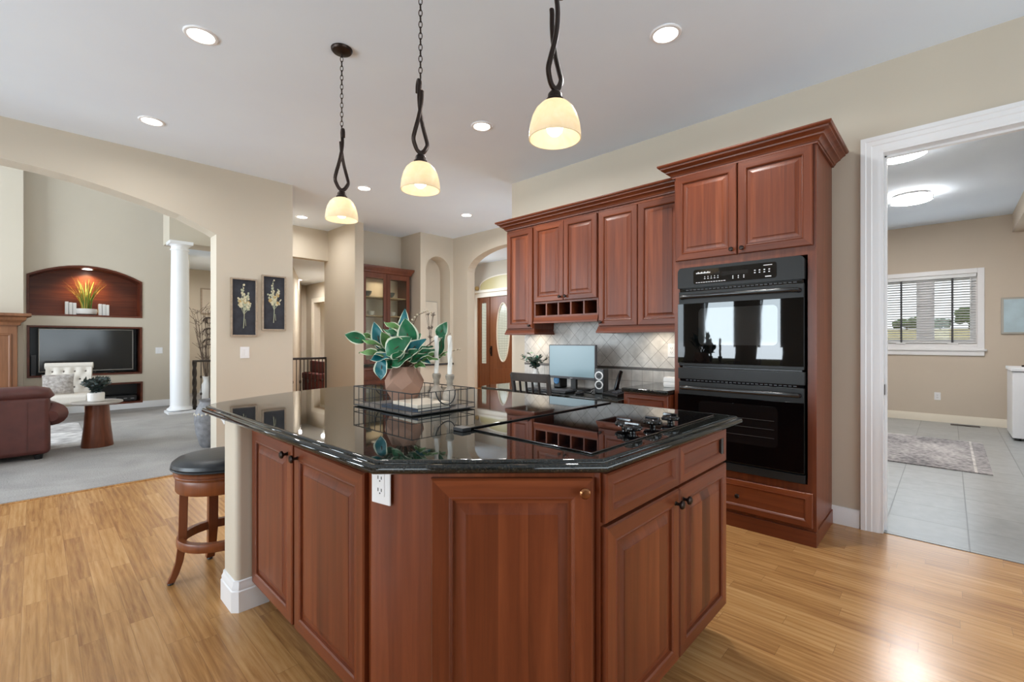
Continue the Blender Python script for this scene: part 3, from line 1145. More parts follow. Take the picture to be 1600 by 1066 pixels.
# ---------------------------------------------------------------- double oven
OW = 0.79
oven = thing('double_oven', 'black built in double wall oven with glass doors', 'oven', (3.268, 1.424, 0.376), RZW)
mb = MB().box(0.02, OW - 0.02, 0.0, 0.48, 0.0, 1.39)
build('carcass', mb, M['black'], oven)
mb = MB()
cpz0, cpz1 = 1.252, 1.397
pts = [(0, cpz0), (OW, cpz0)]
for cx, cz, a0 in ((OW - 0.03, cpz1 - 0.03, 0), (0.03, cpz1 - 0.03, 90)):
    for i in range(6):
        t = R(a0 + 90 * i / 5)
        pts.append((cx + 0.03 * math.cos(t), cz + 0.03 * math.sin(t)))
mb.slab(pts, [], -0.04, 0.0, WY)
cpn = build('control_panel', mb, M['oven_black'], oven, bevel=0.004)
ds = MB()
px0, px1, pz0, pz1 = 0.115, 0.64, cpz0 + 0.022, cpz1 - 0.022
pp = []
for cx, cz, a0 in ((px0 + .015, pz0 + .015, 180), (px1 - .015, pz0 + .015, 270), (px1 - .015, pz1 - .015, 0), (px0 + .015, pz1 - .015, 90)):
    for i in range(5):
        t = R(a0 + 90 * i / 4)
        pp.append((cx + .015 * math.cos(t), cz + .015 * math.sin(t)))
ds.slab(pp, [], -0.042, -0.039, WY)
build('display', ds, M['black_gloss'], cpn)
ic = MB()
rnd = random.Random(4)
def tick(x, z, w, h):
    build('printed_symbol', MB().box(x, x + w, -0.0428, -0.0415, z, z + h), M['print'], cpn)
for i in range(9):
    tick(px0 + 0.02 + i * 0.011, pz1 - 0.03, 0.008, 0.012 if i % 2 else 0.008)
for i in range(5):
    tick(px0 + 0.075 + i * 0.022, pz0 + 0.032, 0.010, 0.004)
    tick(px0 + 0.078 + i * 0.022, pz0 + 0.044, 0.004, 0.006)
for i in range(12):
    tick(px0 + 0.018 + i * 0.017, pz0 + 0.008, 0.012, 0.004)
for i in range(3):
    tick(px0 + 0.262 + i * 0.034, pz0 + 0.030, 0.006, 0.007)
    tick(px0 + 0.262 + i * 0.034, pz0 + 0.018, 0.006, 0.007)
for i in range(4):
    tick(px0 + 0.395 + i * 0.028, pz0 + 0.040, 0.009, 0.006)
    tick(px0 + 0.395 + i * 0.028, pz0 + 0.055, 0.009, 0.006)
tick(px0 + 0.45, pz1 - 0.018, 0.05, 0.004)
tick(px0 + 0.46, pz0 + 0.010, 0.035, 0.006)
build('clock_window', MB().box(px0 + 0.19, px0 + 0.36, -0.0428, -0.0415, pz0 + 0.045, pz0 + 0.07), M['oven_window'], cpn)


def oven_door(z0, zg0, zg1, z1, name):
    d = build(name, MB().box(0.004, OW - 0.004, -0.03, 0, z0, z1), M['oven_black'], oven, bevel=0.004)
    g_ = build('glass', MB().box(0.0, OW - 0.002, -0.038, -0.030, zg0, zg1), M['oven_glass'], d, bevel=0.002)
    wz0, wz1 = zg0 + 0.13, zg1 - 0.038
    p_ = []
    for cx, cz, a0 in ((0.15 + .03, wz0 + .03, 180), (0.645 - .03, wz0 + .03, 270), (0.645 - .03, wz1 - .03, 0), (0.15 + .03, wz1 - .03, 90)):
        for i in range(6):
            t = R(a0 + 90 * i / 5)
            p_.append((cx + .03 * math.cos(t), cz + .03 * math.sin(t)))
    build('window', MB().slab(p_, [], -0.0386, -0.037, WY), M['oven_window'] if name == 'upper_door' else M['oven_window_dark'], d)
    rk = MB()
    for k_ in range(3):
        rk.tube([(0.17, -0.0386, wz0 + 0.06 + 0.055 * k_), (0.625, -0.0386, wz0 + 0.06 + 0.055 * k_)], 0.0009, 6)
    if name == 'lower_door':
        build('rack', rk, M['grey_plastic'], d)
    hz = (zg1 + z1) / 2
    hp = [(0.03, -0.03, hz), (0.036, -0.055, hz + 0.002), (0.07, -0.068, hz + 0.004)]
    hp += [(0.07 + 0.65 * i / 10, -0.068 - 0.006 * math.sin(PI * i / 10), hz + 0.004) for i in range(1, 10)]
    hp += [(0.72, -0.068, hz + 0.004), (0.754, -0.055, hz + 0.002), (0.76, -0.03, hz)]
    build('handle', MB().tube(hp, 0.016, 12, sx=1.0, sy=0.95), M['oven_handle'], d)
    return d


oven_door(0.695, 0.716, 1.141, 1.228, 'upper_door')
oven_door(0.06, 0.066, 0.495, 0.583, 'lower_door')
build('centre_panel', MB().box(0, OW, -0.034, 0, 0.602, 0.684), M['oven_black'], oven, bevel=0.004)
for vz in (0.583, 1.229):
    vt = build('vent', MB().box(0.01, OW - 0.01, -0.012, 0, vz, vz + 0.019), M['black_gloss'], oven)
    vs = MB()
    for i in range(26):
        vs.box(0.05 + i * 0.027, 0.068 + i * 0.027, -0.0135, -0.012, vz + 0.007, vz + 0.013)
    build('slots', vs, M['grey_plastic'], vt)
build('bottom_trim', MB().box(0, OW, -0.03, 0, 0.0, 0.052), M['oven_black'], oven, bevel=0.004)

# ---------------------------------------------------------------- upper cabinets
def rail(parent, w, z0, z1, left_open=True, right_open=True):
    pr = [(0, z1), (0.0, z0 + 0.004), (0.006, z0), (0.018, z0), (0.020, z0 + 0.012), (0.014, z0 + 0.026), (0.006, z1 - 0.008), (0.005, z1)]
    path = []
    if left_open:
        path.append((0, 0.30))
    path += [(0, 0), (w, 0)]
    if right_open:
        path.append((w, 0.30))
    build('light_rail', MB().sweep(pr, path), M['cherry_h'], parent)


UX = 3.48
u1 = thing('upper_cabinet', 'narrow single door cherry upper cabinet at the end beside the foyer arch', 'cabinet', (UX, 3.40, 1.37), RZW, 'upper cabinets over the desk')
build('body', MB().box(0, 0.38, 0, 0.322, 0, 1.045), M['cherry'], u1)
door(u1, 0.012, 0.006, 0.356, 1.015, (0.325, 0.03))
rail(u1, 0.38, -0.055, 0.004)
u2 = thing('upper_cabinet', 'two door cherry upper cabinet with a row of five cubbyholes beneath', 'cabinet', (UX, 3.018, 1.43), RZW, 'upper cabinets over the desk')
mb = MB()
mb.box(0, 0.756, 0, 0.322, 0.205, 0.985)
mb.box(0, 0.756, 0.30, 0.322, 0.06, 0.205)
mb.box(0, 0.756, 0, 0.30, 0.05, 0.072)
mb.box(0, 0.756, 0, 0.30, 0.190, 0.205)
for i in range(6):
    x = 0.0 + i * (0.756 - 0.016) / 5
    mb.box(x, x + 0.016, 0, 0.30, 0.072, 0.190)
build('body', mb, M['cherry'], u2)
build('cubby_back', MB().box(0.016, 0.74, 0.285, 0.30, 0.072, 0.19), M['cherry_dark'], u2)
door(u2, 0.008, 0.208, 0.368, 0.757, (0.335, 0.035))
door(u2, 0.380, 0.208, 0.368, 0.757, (0.03, 0.035))
rail(u2, 0.756, -0.005, 0.056, False, False)
u3 = thing('upper_cabinet', 'tall two door cherry upper cabinet next to the oven tower', 'cabinet', (UX, 2.258, 1.376), RZW, 'upper cabinets over the desk')
build('body', MB().box(0, 0.79, 0, 0.322, 0, 1.04), M['cherry'], u3)
door(u3, 0.008, 0.006, 0.376, 1.01, (0.03, 0.035))
door(u3, 0.390, 0.006, 0.39, 1.01, (0.36, 0.035))
rail(u3, 0.79, -0.055, 0.004, True, False)
cr = thing('crown_molding', 'cherry crown molding capping the run of upper cabinets', 'molding', (UX, 3.40, 2.0), RZW)
CR2 = [(a, z - 2.0 - 0.0285) for a, z in CROWN]
build('molding', MB().sweep(CR2, [(0, 0.322), (0, 0), (1.925, 0)]).box(0.0, 1.925, 0.0, 0.32, 0.4165, 0.44), M['cherry_h'], cr)
# puck lights under the cabinets
for (x, y, z, nm) in ((3.64, 3.2, 1.37, 'small round light under the narrow upper cabinet'), (3.62, 1.80, 1.376, 'small round light under the cabinet next to the oven')):
    pk = thing('puck_light', nm, 'light', (x, y, z - 0.014), 0, 'puck lights under the upper cabinets')
    build('housing', MB().lathe([(0.035, 0.0), (0.036, 0.010), (0.034, 0.0135)], 20), M['chrome'], pk)
    build('lens', MB().lathe([(0.027, -0.002), (0.028, 0.0)], 20), M['lens'], pk)
    area('puck_glow', (x, y, z - 0.02), 0.05, 0.7, (1.0, 0.82, 0.58), (0.15, 0, -1), spread=150)

# ---------------------------------------------------------------- backsplash
bs = struct('wall_backsplash_upper', MB().box(3.796, 3.807, 1.465, 3.436, 1.012, 1.50), M['tile_diag'], smooth=False)
struct('trim_5', MB().box(3.792, 3.807, 1.465, 3.436, 0.990, 1.012), M['liner'], bevel=0.003)
struct('wall_backsplash_lower', MB().box(3.796, 3.807, 1.465, 3.436, 0.78, 0.990), M['tile_sq'], smooth=False)

# ---------------------------------------------------------------- desk run
LZ = 0.79
dc = thing('desk_counter', 'low black granite desk counter carrying the computer', 'counter', (3.12, 3.50, LZ - 0.035), RZW)
build('slab', MB().prism([(0.0, 0.15), (0.05, 0.03), (0.12, 0.0), (1.648, 0.0), (1.648, 0.675), (0.0, 0.675)], 0, 0.035), M['granite'], dc, bevel=0.01, seg=3)
hc = thing('side_counter', 'raised black granite counter between desk and oven tower', 'counter', (3.16, 1.848, 0.855), RZW)
build('slab', MB().box(0, 0.378, 0, 0.635, 0, 0.033), M['granite'], hc, bevel=0.01, seg=3)
bc = thing('base_cabinet', 'cherry base cabinet with a drawer under the raised counter by the oven', 'cabinet', (3.205, 1.848, 0), RZW)
build('body', MB().box(0, 0.378, 0, 0.59, 0.10, 0.855).box(0.0, 0.378, 0.06, 0.59, 0, 0.10), M['cherry'], bc)
dr = door(bc, 0.008, 0.66, 0.362, 0.185, None, 'drawer', raised=False, st=0.04)
knob(dr, 0.181, 0.092)
door(bc, 0.008, 0.115, 0.362, 0.535, (0.33, 0.49))
dk = thing('desk_cabinet', 'cherry desk frame with shallow drawers under the low counter', 'cabinet', (3.19, 3.42, 0), RZW)
build('body', MB().box(0.0, 1.565, 0, 0.59, 0.64, 0.753).box(0, 0.03, 0, 0.59, 0, 0.64).box(1.12, 1.565, 0, 0.59, 0.10, 0.64).box(1.12, 1.565, 0.06, 0.59, 0, 0.10), M['cherry'], dk)
for i in range(3):
    d_ = door(dk, 0.015 + i * 0.52, 0.648, 0.505, 0.098, None, 'drawer', raised=False, st=0.03)
    knob(d_, 0.25, 0.049)
door(dk, 1.13, 0.115, 0.425, 0.52, (0.03, 0.48))

# monitor
mo = thing('monitor', 'flat desktop monitor with a pale blue grey screen on the desk', 'monitor', (3.47, 2.545, LZ), RZW)
build('bezel', MB().box(-0.265, 0.265, -0.012, 0.022, 0.105, 0.425), M['grey_plastic'], mo, bevel=0.004)
build('screen', MB().box(-0.256, 0.256, -0.0135, -0.010, 0.128, 0.417), M['screen_reflect'], mo)
build('badge', MB().box(-0.015, 0.015, -0.0138, -0.011, 0.110, 0.117), M['chrome'], mo)
build('stand', MB().box(-0.03, 0.03, 0.02, 0.05, 0.0, 0.22).prism([(-0.11, -0.06), (0.11, -0.06), (0.13, 0.12), (-0.13, 0.12)], 0.0, 0.014), M['black'], mo, bevel=0.004)
# speakers
def speaker(y, x, label, rz, ring, cone):
    s = thing('speaker', label, 'speaker', (x, y, LZ), rz, 'desk speakers')
    build('cabinet', MB().box(-0.045, 0.045, -0.05, 0.06, 0, 0.215), M['black'], s, bevel=0.01, seg=3)
    for z in (0.155, 0.075):
        m_ = MB()
        m_.M = Matrix.Translation((0, -0.05, z)) @ Matrix.Rotation(R(90), 4, 'X')
        m_.lathe([(0.037, 0), (0.039, 0.004), (0.034, 0.007), (0.028, 0.006), (0.028, 0)], 24)
        build('driver_ring', m_, M[ring], s)
        m_ = MB()
        m_.M = Matrix.Translation((0, -0.05, z)) @ Matrix.Rotation(R(90), 4, 'X')
        m_.lathe([(0.028, 0.003), (0.012, 0.0015), (0.010, 0.004), (0.002, 0.006)], 20)
        build('driver_cone', m_, M[cone], s)
    return s


speaker(2.225, 3.47, 'black speaker with two pale rings right of the monitor', R(-80), 'print', 'black')
speaker(2.80, 3.62, 'black speaker with blue lit cone half behind the monitor', R(-95), 'blue_cone', 'blue_cone')
# keyboard, mouse
kb = thing('keyboard', 'black computer keyboard lying in front of the monitor', 'keyboard', (3.26, 2.64, LZ), RZW)
build('case', MB().box(-0.23, 0.23, -0.075, 0.075, 0, 0.018), M['black'], kb, bevel=0.005)
mb = MB()
for r_ in range(5):
    for c_ in range(15):
        mb.box(-0.215 + c_ * 0.0288, -0.19 + c_ * 0.0288, -0.062 + r_ * 0.026, -0.040 + r_ * 0.026, 0.017, 0.025)
build('keys', mb, M['grey_plastic'], kb, bevel=0.002)
ms = thing('mouse', 'dark computer mouse beside the keyboard', 'mouse', (3.25, 2.30, LZ), RZW)
build('shell', MB().ball((0, 0, 0.012), 0.034, 16, 10, 0.75), M['black'], ms).scale = (0.85, 1.5, 0.9)
build('wheel', MB().ball((0, -0.03, 0.032), 0.006, 10, 6), M['chrome'], ms)
# phone
ph = thing('telephone', 'black cordless desk phone with handset upright in its cradle', 'telephone', (3.40, 2.02, LZ), R(-110))
mb = MB()
mb.slab([(-0.085, 0), (0.085, 0), (0.085, 0.05), (-0.085, 0.02)], [], -0.10, 0.10, lambda a, b, z: (b, a, z))
build('base', mb, M['black'], ph, bevel=0.006)
mb = MB()
for r_ in range(4):
    for c_ in range(3):
        mb.box(0.0 + c_ * 0.026, 0.02 + c_ * 0.026, -0.06 + r_ * 0.024, -0.044 + r_ * 0.024, 0.026 + r_ * 0.004, 0.036 + r_ * 0.0042)
build('keypad', mb, M['grey_plastic'], ph)
mb = MB()
mb.tube([(-0.06, 0.03, 0.03), (-0.06, 0.045, 0.09), (-0.06, 0.065, 0.15), (-0.06, 0.09, 0.20)], [0.026, 0.022, 0.022, 0.018], 10, sx=1.0, sy=0.6)
build('handset', mb, M['black_gloss'], ph)
# cables
mb = MB()
mb.tube([(3.60, 2.40, LZ + 0.006), (3.5, 2.36, LZ + 0.02), (3.42, 2.42, LZ + 0.006), (3.34, 2.36, LZ + 0.006), (3.27, 2.33, LZ + 0.006)], 0.004, 6)
mb.tube([(3.62, 2.30, LZ + 0.006), (3.52, 2.34, LZ + 0.03), (3.45, 2.34, LZ + 0.006), (3.4, 2.44, LZ + 0.006)], 0.004, 6)
tag(build('cable', mb, M['black'], world=True), 'black tangled cables on the desk under the monitor', 'cable')

# desk plant
def sprig_plant(name, label, cat, loc, potf, leafm, stems, rng, h, spread, leaf, group=None, per=10, potname='vase'):
    t = thing(name, label, cat, loc, 0, group)
    potf(t)
    st, lf = MB(), MB()
    for i in range(stems):
        a = rng.uniform(0, 2 * PI)
        s_ = rng.uniform(0.3, 1.0) * spread
        hh = h * rng.uniform(0.6, 1.0)
        z0 = t['top']
        pts = []
        for k in range(6):
            q = k / 5
            pts.append((math.cos(a) * s_ * q ** 1.6, math.sin(a) * s_ * q ** 1.6, z0 - 0.02 + hh * (q - 0.25 * q * q)))
        st.tube(pts, 0.0018, 5)
        for k in range(per):
            q = 0.25 + 0.75 * k / per
            i0 = min(4, int(q * 5))
            f_ = q * 5 - i0
            p = Vector(pts[i0]).lerp(Vector(pts[i0 + 1]), f_)
            d = Vector((rng.uniform(-1, 1), rng.uniform(-1, 1), rng.uniform(-0.2, 0.9))).normalized()
            n = d.orthogonal().normalized()
            w = leaf * 0.28
            tip = p + d * leaf
            mid = p + d * leaf * 0.5
            lf.add([p, mid + n * w, tip, mid - n * w], [(0, 1, 2, 3)], rng.randrange(len(leafm)))
    build('stems', st, M['stem'], t)
    build('foliage', lf, leafm, t, smooth=False)
    del t['top']
    return t


def vase_small(t):
    build('vase', MB().lathe([(0.03, 0), (0.045, 0.02), (0.052, 0.06), (0.046, 0.10), (0.028, 0.14), (0.024, 0.165), (0.03, 0.175), (0.026, 0.172), (0.02, 0.16)], 20), M['pot_white'], t)
    t['top'] = 0.17


sprig_plant('potted_plant', 'white vase of thin olive sprigs at the left end of the desk', 'plant', (3.60, 3.10, LZ), vase_small, [M['olive'], M['olive'], M['teal']], 20, random.Random(3), 0.26, 0.19, 0.045, per=11)


def pot_terracotta(t):
    build('pot', MB().lathe([(0.03, 0), (0.038, 0.07), (0.042, 0.075), (0.042, 0.09), (0.036, 0.09), (0.034, 0.07)], 18), plain('pink_clay', srgb(206, 168, 150), 0.7), t)
    t['top'] = 0.085


sprig_plant('potted_plant', 'small yellow green plant in a pink pot beside the oven tower', 'plant', (3.62, 1.535, 0.888), pot_terracotta, [M['grass_b'], M['leaf_lime']], 14, random.Random(8), 0.14, 0.07, 0.03, per=8)
bx = thing('planter_box', 'small white slatted box on the raised counter by the oven', 'box', (3.47, 1.565, 0.888), RZW)
build('box', MB().box(-0.06, 0.06, -0.045, 0.045, 0, 0.078), M['pot_white'], bx, bevel=0.004)
build('slat_band', MB().box(-0.062, 0.062, -0.047, 0.047, 0.012, 0.036).box(-0.062, 0.062, -0.047, 0.047, 0.042, 0.066), M['pot_white'], bx, bevel=0.003)

# wall plates
def plate(name, label, cat, loc, rz, kind='switch', w=0.072, h=0.117, group=None):
    t = thing(name, label, cat, loc, rz, group)
    build('plate', MB().box(-w / 2, w / 2, -0.006, 0, -h / 2, h / 2), M['plate'], t, bevel=0.003)
    if kind == 'switch':
        n = max(1, round(w / 0.06))
        for i in range(n):
            x = (i - (n - 1) / 2) * 0.046
            build('rocker', MB().box(x - 0.017, x + 0.017, -0.010, -0.005, -0.034, 0.034), M['plate'], t, bevel=0.002)
    else:
        build('receptacle', MB().box(-0.018, 0.018, -0.0085, -0.005, -0.036, 0.036), M['plate'], t, bevel=0.002)
        s = MB()
        for z in (-0.018, 0.018):
            s.box(-0.009, -0.006, -0.009, -0.008, z - 0.004, z + 0.006)
            s.box(0.005, 0.008, -0.009, -0.008, z - 0.004, z + 0.005)
            s.box(-0.002, 0.002, -0.009, -0.008, z - 0.011, z - 0.007)
        build('slots', s, M['slot'], t)
    return t


plate('outlet', 'white outlet plate on the tile backsplash beside the oven', 'outlet', (3.796, 1.725, 1.17), RZW, 'outlet')
plate('light_switch', 'white wall switch under the two botanical pictures', 'switch', (1.575, 5.51, 1.125), 0, 'switch', w=0.09, h=0.125)
plate('light_switch', 'white wall switch right of the television niches near the column', 'switch', (1.64, TVY, 1.07), 0, 'switch', w=0.11)
plate('outlet', 'white outlet low on the laundry wall below the window', 'outlet', (9.63, 0.13, 0.40), RZW, 'outlet')

# desk chair (seen from behind)
ch = thing('desk_chair', 'black wooden slat back chair pulled up to the desk', 'chair', (3.225, 2.65, 0), RZW)
# local: x along, y towards the desk
bk = MB()
mb = MB()
TL = 0.205
for s_ in (-1, 1):
    p_ = MB()
    p_.tube([(s_ * 0.19, -0.17, 0.0), (s_ * 0.19, -0.19, 0.45), (s_ * 0.205, -0.215, 0.83), (s_ * 0.21, -0.235, 0.955)], 0.02, 8)
    build('leg', p_, M['black_wood'], ch)
    p_ = MB()
    p_.tube([(s_ * 0.19, 0.20, 0.0), (s_ * 0.19, 0.20, 0.44)], [0.015, 0.021], 8)
    build('leg', p_, M['black_wood'], ch)
mb = MB()
n = 9
for i in range(n - 1):
    pass
prof = []
v = []
for i in range(n):
    x = -0.222 + 0.444 * i / (n - 1)
    bow = -0.02 * (1 - (2 * i / (n - 1) - 1) ** 2)
    for (yy, zz) in ((-0.245 + bow, 0.968), (-0.222 + bow, 0.968), (-0.211 + bow, 0.892), (-0.234 + bow, 0.892)):
        v.append((x, yy, zz))
f_ = []
for i in range(n - 1):
    for k in range(4):
        f_.append((i * 4 + k, (i + 1) * 4 + k, (i + 1) * 4 + (k + 1) % 4, i * 4 + (k + 1) % 4))
f_ += [(0, 1, 2, 3), tuple((n - 1) * 4 + k for k in (3, 2, 1, 0))]
mb.add(v, f_)
build('top_rail', mb, M['black_wood'], ch, bevel=0.004)
for i in range(4):
    x = -0.11 + i * 0.0733
    s = MB()
    s.tube([(x, -0.195, 0.47), (x, -0.215, 0.70), (x, -0.240, 0.905)], 0.014, 8, sx=1.0, sy=0.5)
    build('slat', s, M['black_wood'], ch)
build('seat', MB().box(-0.215, 0.215, -0.205, 0.225, 0.435, 0.465), M['black_wood'], ch, bevel=0.012, seg=3)
build('lower_rail', MB().box(-0.185, 0.185, -0.215, -0.195, 0.52, 0.55), M['black_wood'], ch, bevel=0.003)

# ================================================================== island
CT = 0.925
# half wall under the bar overhang
pw = MB().prism([(0.655, 2.372), (1.95, 2.372), (1.95, 2.56), (0.655, 2.56), (0.64, 2.55), (0.64, 2.385)], 0, 0.889)
struct('wall_island', pw, M['wall'], bevel=0.012, seg=3)
PB = [(0, 0), (0.016, 0), (0.016, 0.095), (0.012, 0.10), (0.013, 0.112), (0.007, 0.125), (0.006, 0.138), (0, 0.142)]
struct('baseboard_island', MB().sweep(PB, [(1.95, 2.56), (0.655, 2.56), (0.64, 2.545), (0.64, 2.387), (0.655, 2.372), (0.78, 2.372)][0:6]), M['white'])
struct('trim_6', MB().sweep([(0, 0.845), (0.004, 0.845), (0.014, 0.862), (0.02, 0.866), (0.022, 0.888), (0, 0.888)], [(1.2, 2.56), (0.655, 2.56), (0.64, 2.55)]), M['white'])

il = thing('island_cabinet', 'cherry island unit with two tall doors beside the plastered half wall', 'cabinet', (0.722, 2.366, 0), RZW)
# local x along -Y (length 1.10), local y = +X
build('body', MB().box(0.0, 1.10, 0, 1.30, 0.11, 0.889), M['cherry'], il)
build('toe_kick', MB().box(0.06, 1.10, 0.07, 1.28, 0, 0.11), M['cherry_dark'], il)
door(il, 0.012, 0.125, 0.476, 0.715, (0.435, 0.672), st=0.06)
door(il, 0.512, 0.125, 0.545, 0.715, (0.035, 0.672), st=0.06)

ic_ = thing('island_cabinet', 'cherry island corner unit facing the camera with one wide raised panel door', 'cabinet', (0.70, 1.264, 0), 0)
A_, B_ = Vector((0.704, 1.262)), Vector((0.750, 1.036))
dv = Vector((0.6912, -0.7226))
nv = Vector((-0.7226, -0.6912))
C_ = B_ + dv * 0.462
D_ = Vector((1.083, 0.722))
mb = MB().prism([tuple(A_), tuple(B_ - nv * 0.02), tuple(C_ - nv * 0.02), (1.083, 0.70), (1.083, 1.262)], 0.11, 0.889)
build('body', mb, M['cherry'], ic_, world=True)
fi = MB().prism([tuple(A_), tuple(B_ - nv * 0.001), tuple(B_ - nv * 0.02), (0.78, 1.262)], 0.11, 0.889)
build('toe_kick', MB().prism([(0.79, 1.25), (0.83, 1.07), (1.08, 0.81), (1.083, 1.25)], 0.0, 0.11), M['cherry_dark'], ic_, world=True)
d0 = B_ + dv * 0.006
ldoor = door(ic_, d0.x - 0.70 - nv.x * 0.02, 0.125, 0.448, 0.745, (0.422, 0.712), rz=math.atan2(dv.y, dv.x), kmat='copper', y=d0.y - 1.264 - nv.y * 0.02, st=0.062)

ir = thing('island_cabinet', 'cherry island unit under the cooktop with two false drawers and two doors', 'cabinet', (1.088, 0.704, 0), 0)
build('body', MB().box(0, 0.955, 0, 0.558, 0.11, 0.889), M['cherry'], ir)
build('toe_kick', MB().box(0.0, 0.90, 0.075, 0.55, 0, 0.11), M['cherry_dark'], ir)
door(ir, 0.008, 0.742, 0.468, 0.138, None, 'drawer', raised=False, st=0.04)
dd = door(ir, 0.482, 0.742, 0.465, 0.138, None, 'drawer', raised=False, st=0.04)
build('pop_up_outlet', MB().box(0.405, 0.435, -0.020, -0.008, 0.036, 0.102), M['oven_handle'], dd, bevel=0.002)
door(ir, 0.008, 0.132, 0.468, 0.60, (0.44, 0.555))
door(ir, 0.482, 0.132, 0.465, 0.60, (0.028, 0.555))

ou = plate('outlet', 'white outlet plate at the corner of the island under the counter edge', 'outlet', (0, 0, 0), 0, 'outlet', w=0.078, h=0.12)
fd = (B_ - A_).normalized()
op = A_ + fd * 0.048
ou.location = (op.x - 0.001, op.y, 0.828)
ou.rotation_euler = (0, 0, math.atan2(fd.y, fd.x))

# countertop
outline = [(0.622, 1.118), (1.073, 0.668), (2.125, 0.648), (2.135, 1.3), (2.13, 2.15), (2.09, 2.42), (2.0, 2.72), (1.86, 2.98), (1.66, 3.14), (1.42, 3.16), (1.16, 3.08), (0.9, 2.96), (0.66, 2.82), (0.578, 2.70)]


def inset(poly, d):
    n = len(poly)
    r_ = []
    for i in range(n):
        p0, p1, p2 = Vector(poly[i - 1]), Vector(poly[i]), Vector(poly[(i + 1) % n])
        a = (p1 - p0).normalized()
        b = (p2 - p1).normalized()
        n1 = Vector((-a.y, a.x))
        n2 = Vector((-b.y, b.x))
        q = n1 + n2
        q = q / q.length_squared * 2
        r_.append((p1.x + q.x * d, p1.y + q.y * d))
    return r_


def edged_slab(poly, prof):
    """prof [(inset, z)] from the top face outwards and down to the bottom face"""
    mb = MB()
    n = len(poly)
    v = []
    for d, z in prof:
        for p in inset(poly, d):
            v.append((p[0], p[1], z))
    f = [tuple(range(n)), tuple((len(prof) - 1) * n + i for i in range(n))[::-1]]
    for k in range(len(prof) - 1):
        for i in range(n):
            f.append((k * n + i, (k + 1) * n + i, (k + 1) * n + (i + 1) % n, k * n + (i + 1) % n))
    return mb.add(v, f)


EP = [(0.03, CT), (0.024, CT), (0.020, CT - 0.001), (0.017, CT - 0.004), (0.016, CT - 0.008), (0.012, CT - 0.009), (0.006, CT - 0.0105), (0.002, CT - 0.014), (0.0, CT - 0.020), (0.001, CT - 0.027), (0.006, CT - 0.033), (0.013, CT - 0.036)]
ctop = thing('island_countertop', 'polished dark green granite countertop of the kitchen island', 'countertop', (1.35, 1.85, CT - 0.036))
build('slab', edged_slab(outline, EP), M['granite'], ctop, world=True, ang=50)

# cooktop
ck = thing('cooktop', 'black glass cooktop set in the island granite', 'cooktop', (1.10, 0.737, CT))
build('glass', MB().box(0, 0.935, 0, 0.508, 0, 0.006), M['cook_glass'], ck, bevel=0.002)
kp = [(0.325, 0.052), (0.382, 0.115), (0.482, 0.056), (0.608, 0.046)]
for (x, y) in kp:
    k = MB()
    k.lathe([(0.011, 0.0), (0.011, 0.010), (0.027, 0.012), (0.031, 0.016), (0.031, 0.024), (0.026, 0.030), (0.012, 0.032), (0.001, 0.0325)], 20, (x, y, 0.006))
    for a in range(6):
        w = a * PI / 3 + 0.3
        k.ball((x + 0.029 * math.cos(w), y + 0.029 * math.sin(w), 0.025), 0.0075, 8, 6)
    k.box(x - 0.006, x + 0.006, y - 0.028, y + 0.028, 0.03, 0.045)
    build('knob', k, M['black_gloss'], ck, bevel=0.002)
dvt = thing('downdraft_vent', 'black downdraft vent strip lying along the back edge of the cooktop', 'vent', (1.08, 1.252, CT))
build('strip', MB().box(0.0, 0.965, 0.0, 0.045, 0, 0.012), M['black_gloss'], dvt, bevel=0.003)
build('end_cap', MB().box(-0.03, 0.012, -0.004, 0.05, 0, 0.014), M['black'], dvt, bevel=0.003)

# ---------------------------------------------------------------- wire tray and what it holds
tx0, tx1, ty0, ty1 = 1.112, 1.468, 1.655, 2.165
tr = thing('wire_tray', 'black wire tray on the island holding pot, candlesticks and books', 'tray', ((tx0 + tx1) / 2, (ty0 + ty1) / 2, CT))
hx, hy = (tx1 - tx0) / 2, (ty1 - ty0) / 2
th = 0.098
wr_ = MB()
for z, r_ in ((th, 0.0028), (0.006, 0.0028), (0.030, 0.002)):
    wr_.tube([(-hx, -hy, z), (hx, -hy, z), (hx, hy, z), (-hx, hy, z)], r_, 6, closed=True)
for i in range(11):
    y = -hy + 2 * hy * i / 10
    for s_ in (-1, 1):
        wr_.tube([(s_ * hx, y, 0.004), (s_ * hx, y, th)], 0.0018, 6)
for i in range(1, 7):
    x = -hx + 2 * hx * i / 7
    for s_ in (-1, 1):
        wr_.tube([(x, s_ * hy, 0.004), (x, s_ * hy, th)], 0.0018, 6)
build('wire_sides', wr_, M['wire'], tr)
build('base', MB().box(-hx + 0.004, hx - 0.004, -hy + 0.004, hy - 0.004, 0.004, 0.010), M['tray_base'], tr, bevel=0.002)
for s_ in (-1, 1):
    hnd = MB()
    hnd.tube([(0.055 * math.cos(t), s_ * (hy + 0.004 + 0.012 * math.sin(t)), th - 0.055 * math.sin(t) * 1.1) for t in [PI * i / 10 for i in range(11)]], 0.0028, 6)
    build('handle', hnd, M['wire'], tr)
TZ = CT + 0.0105

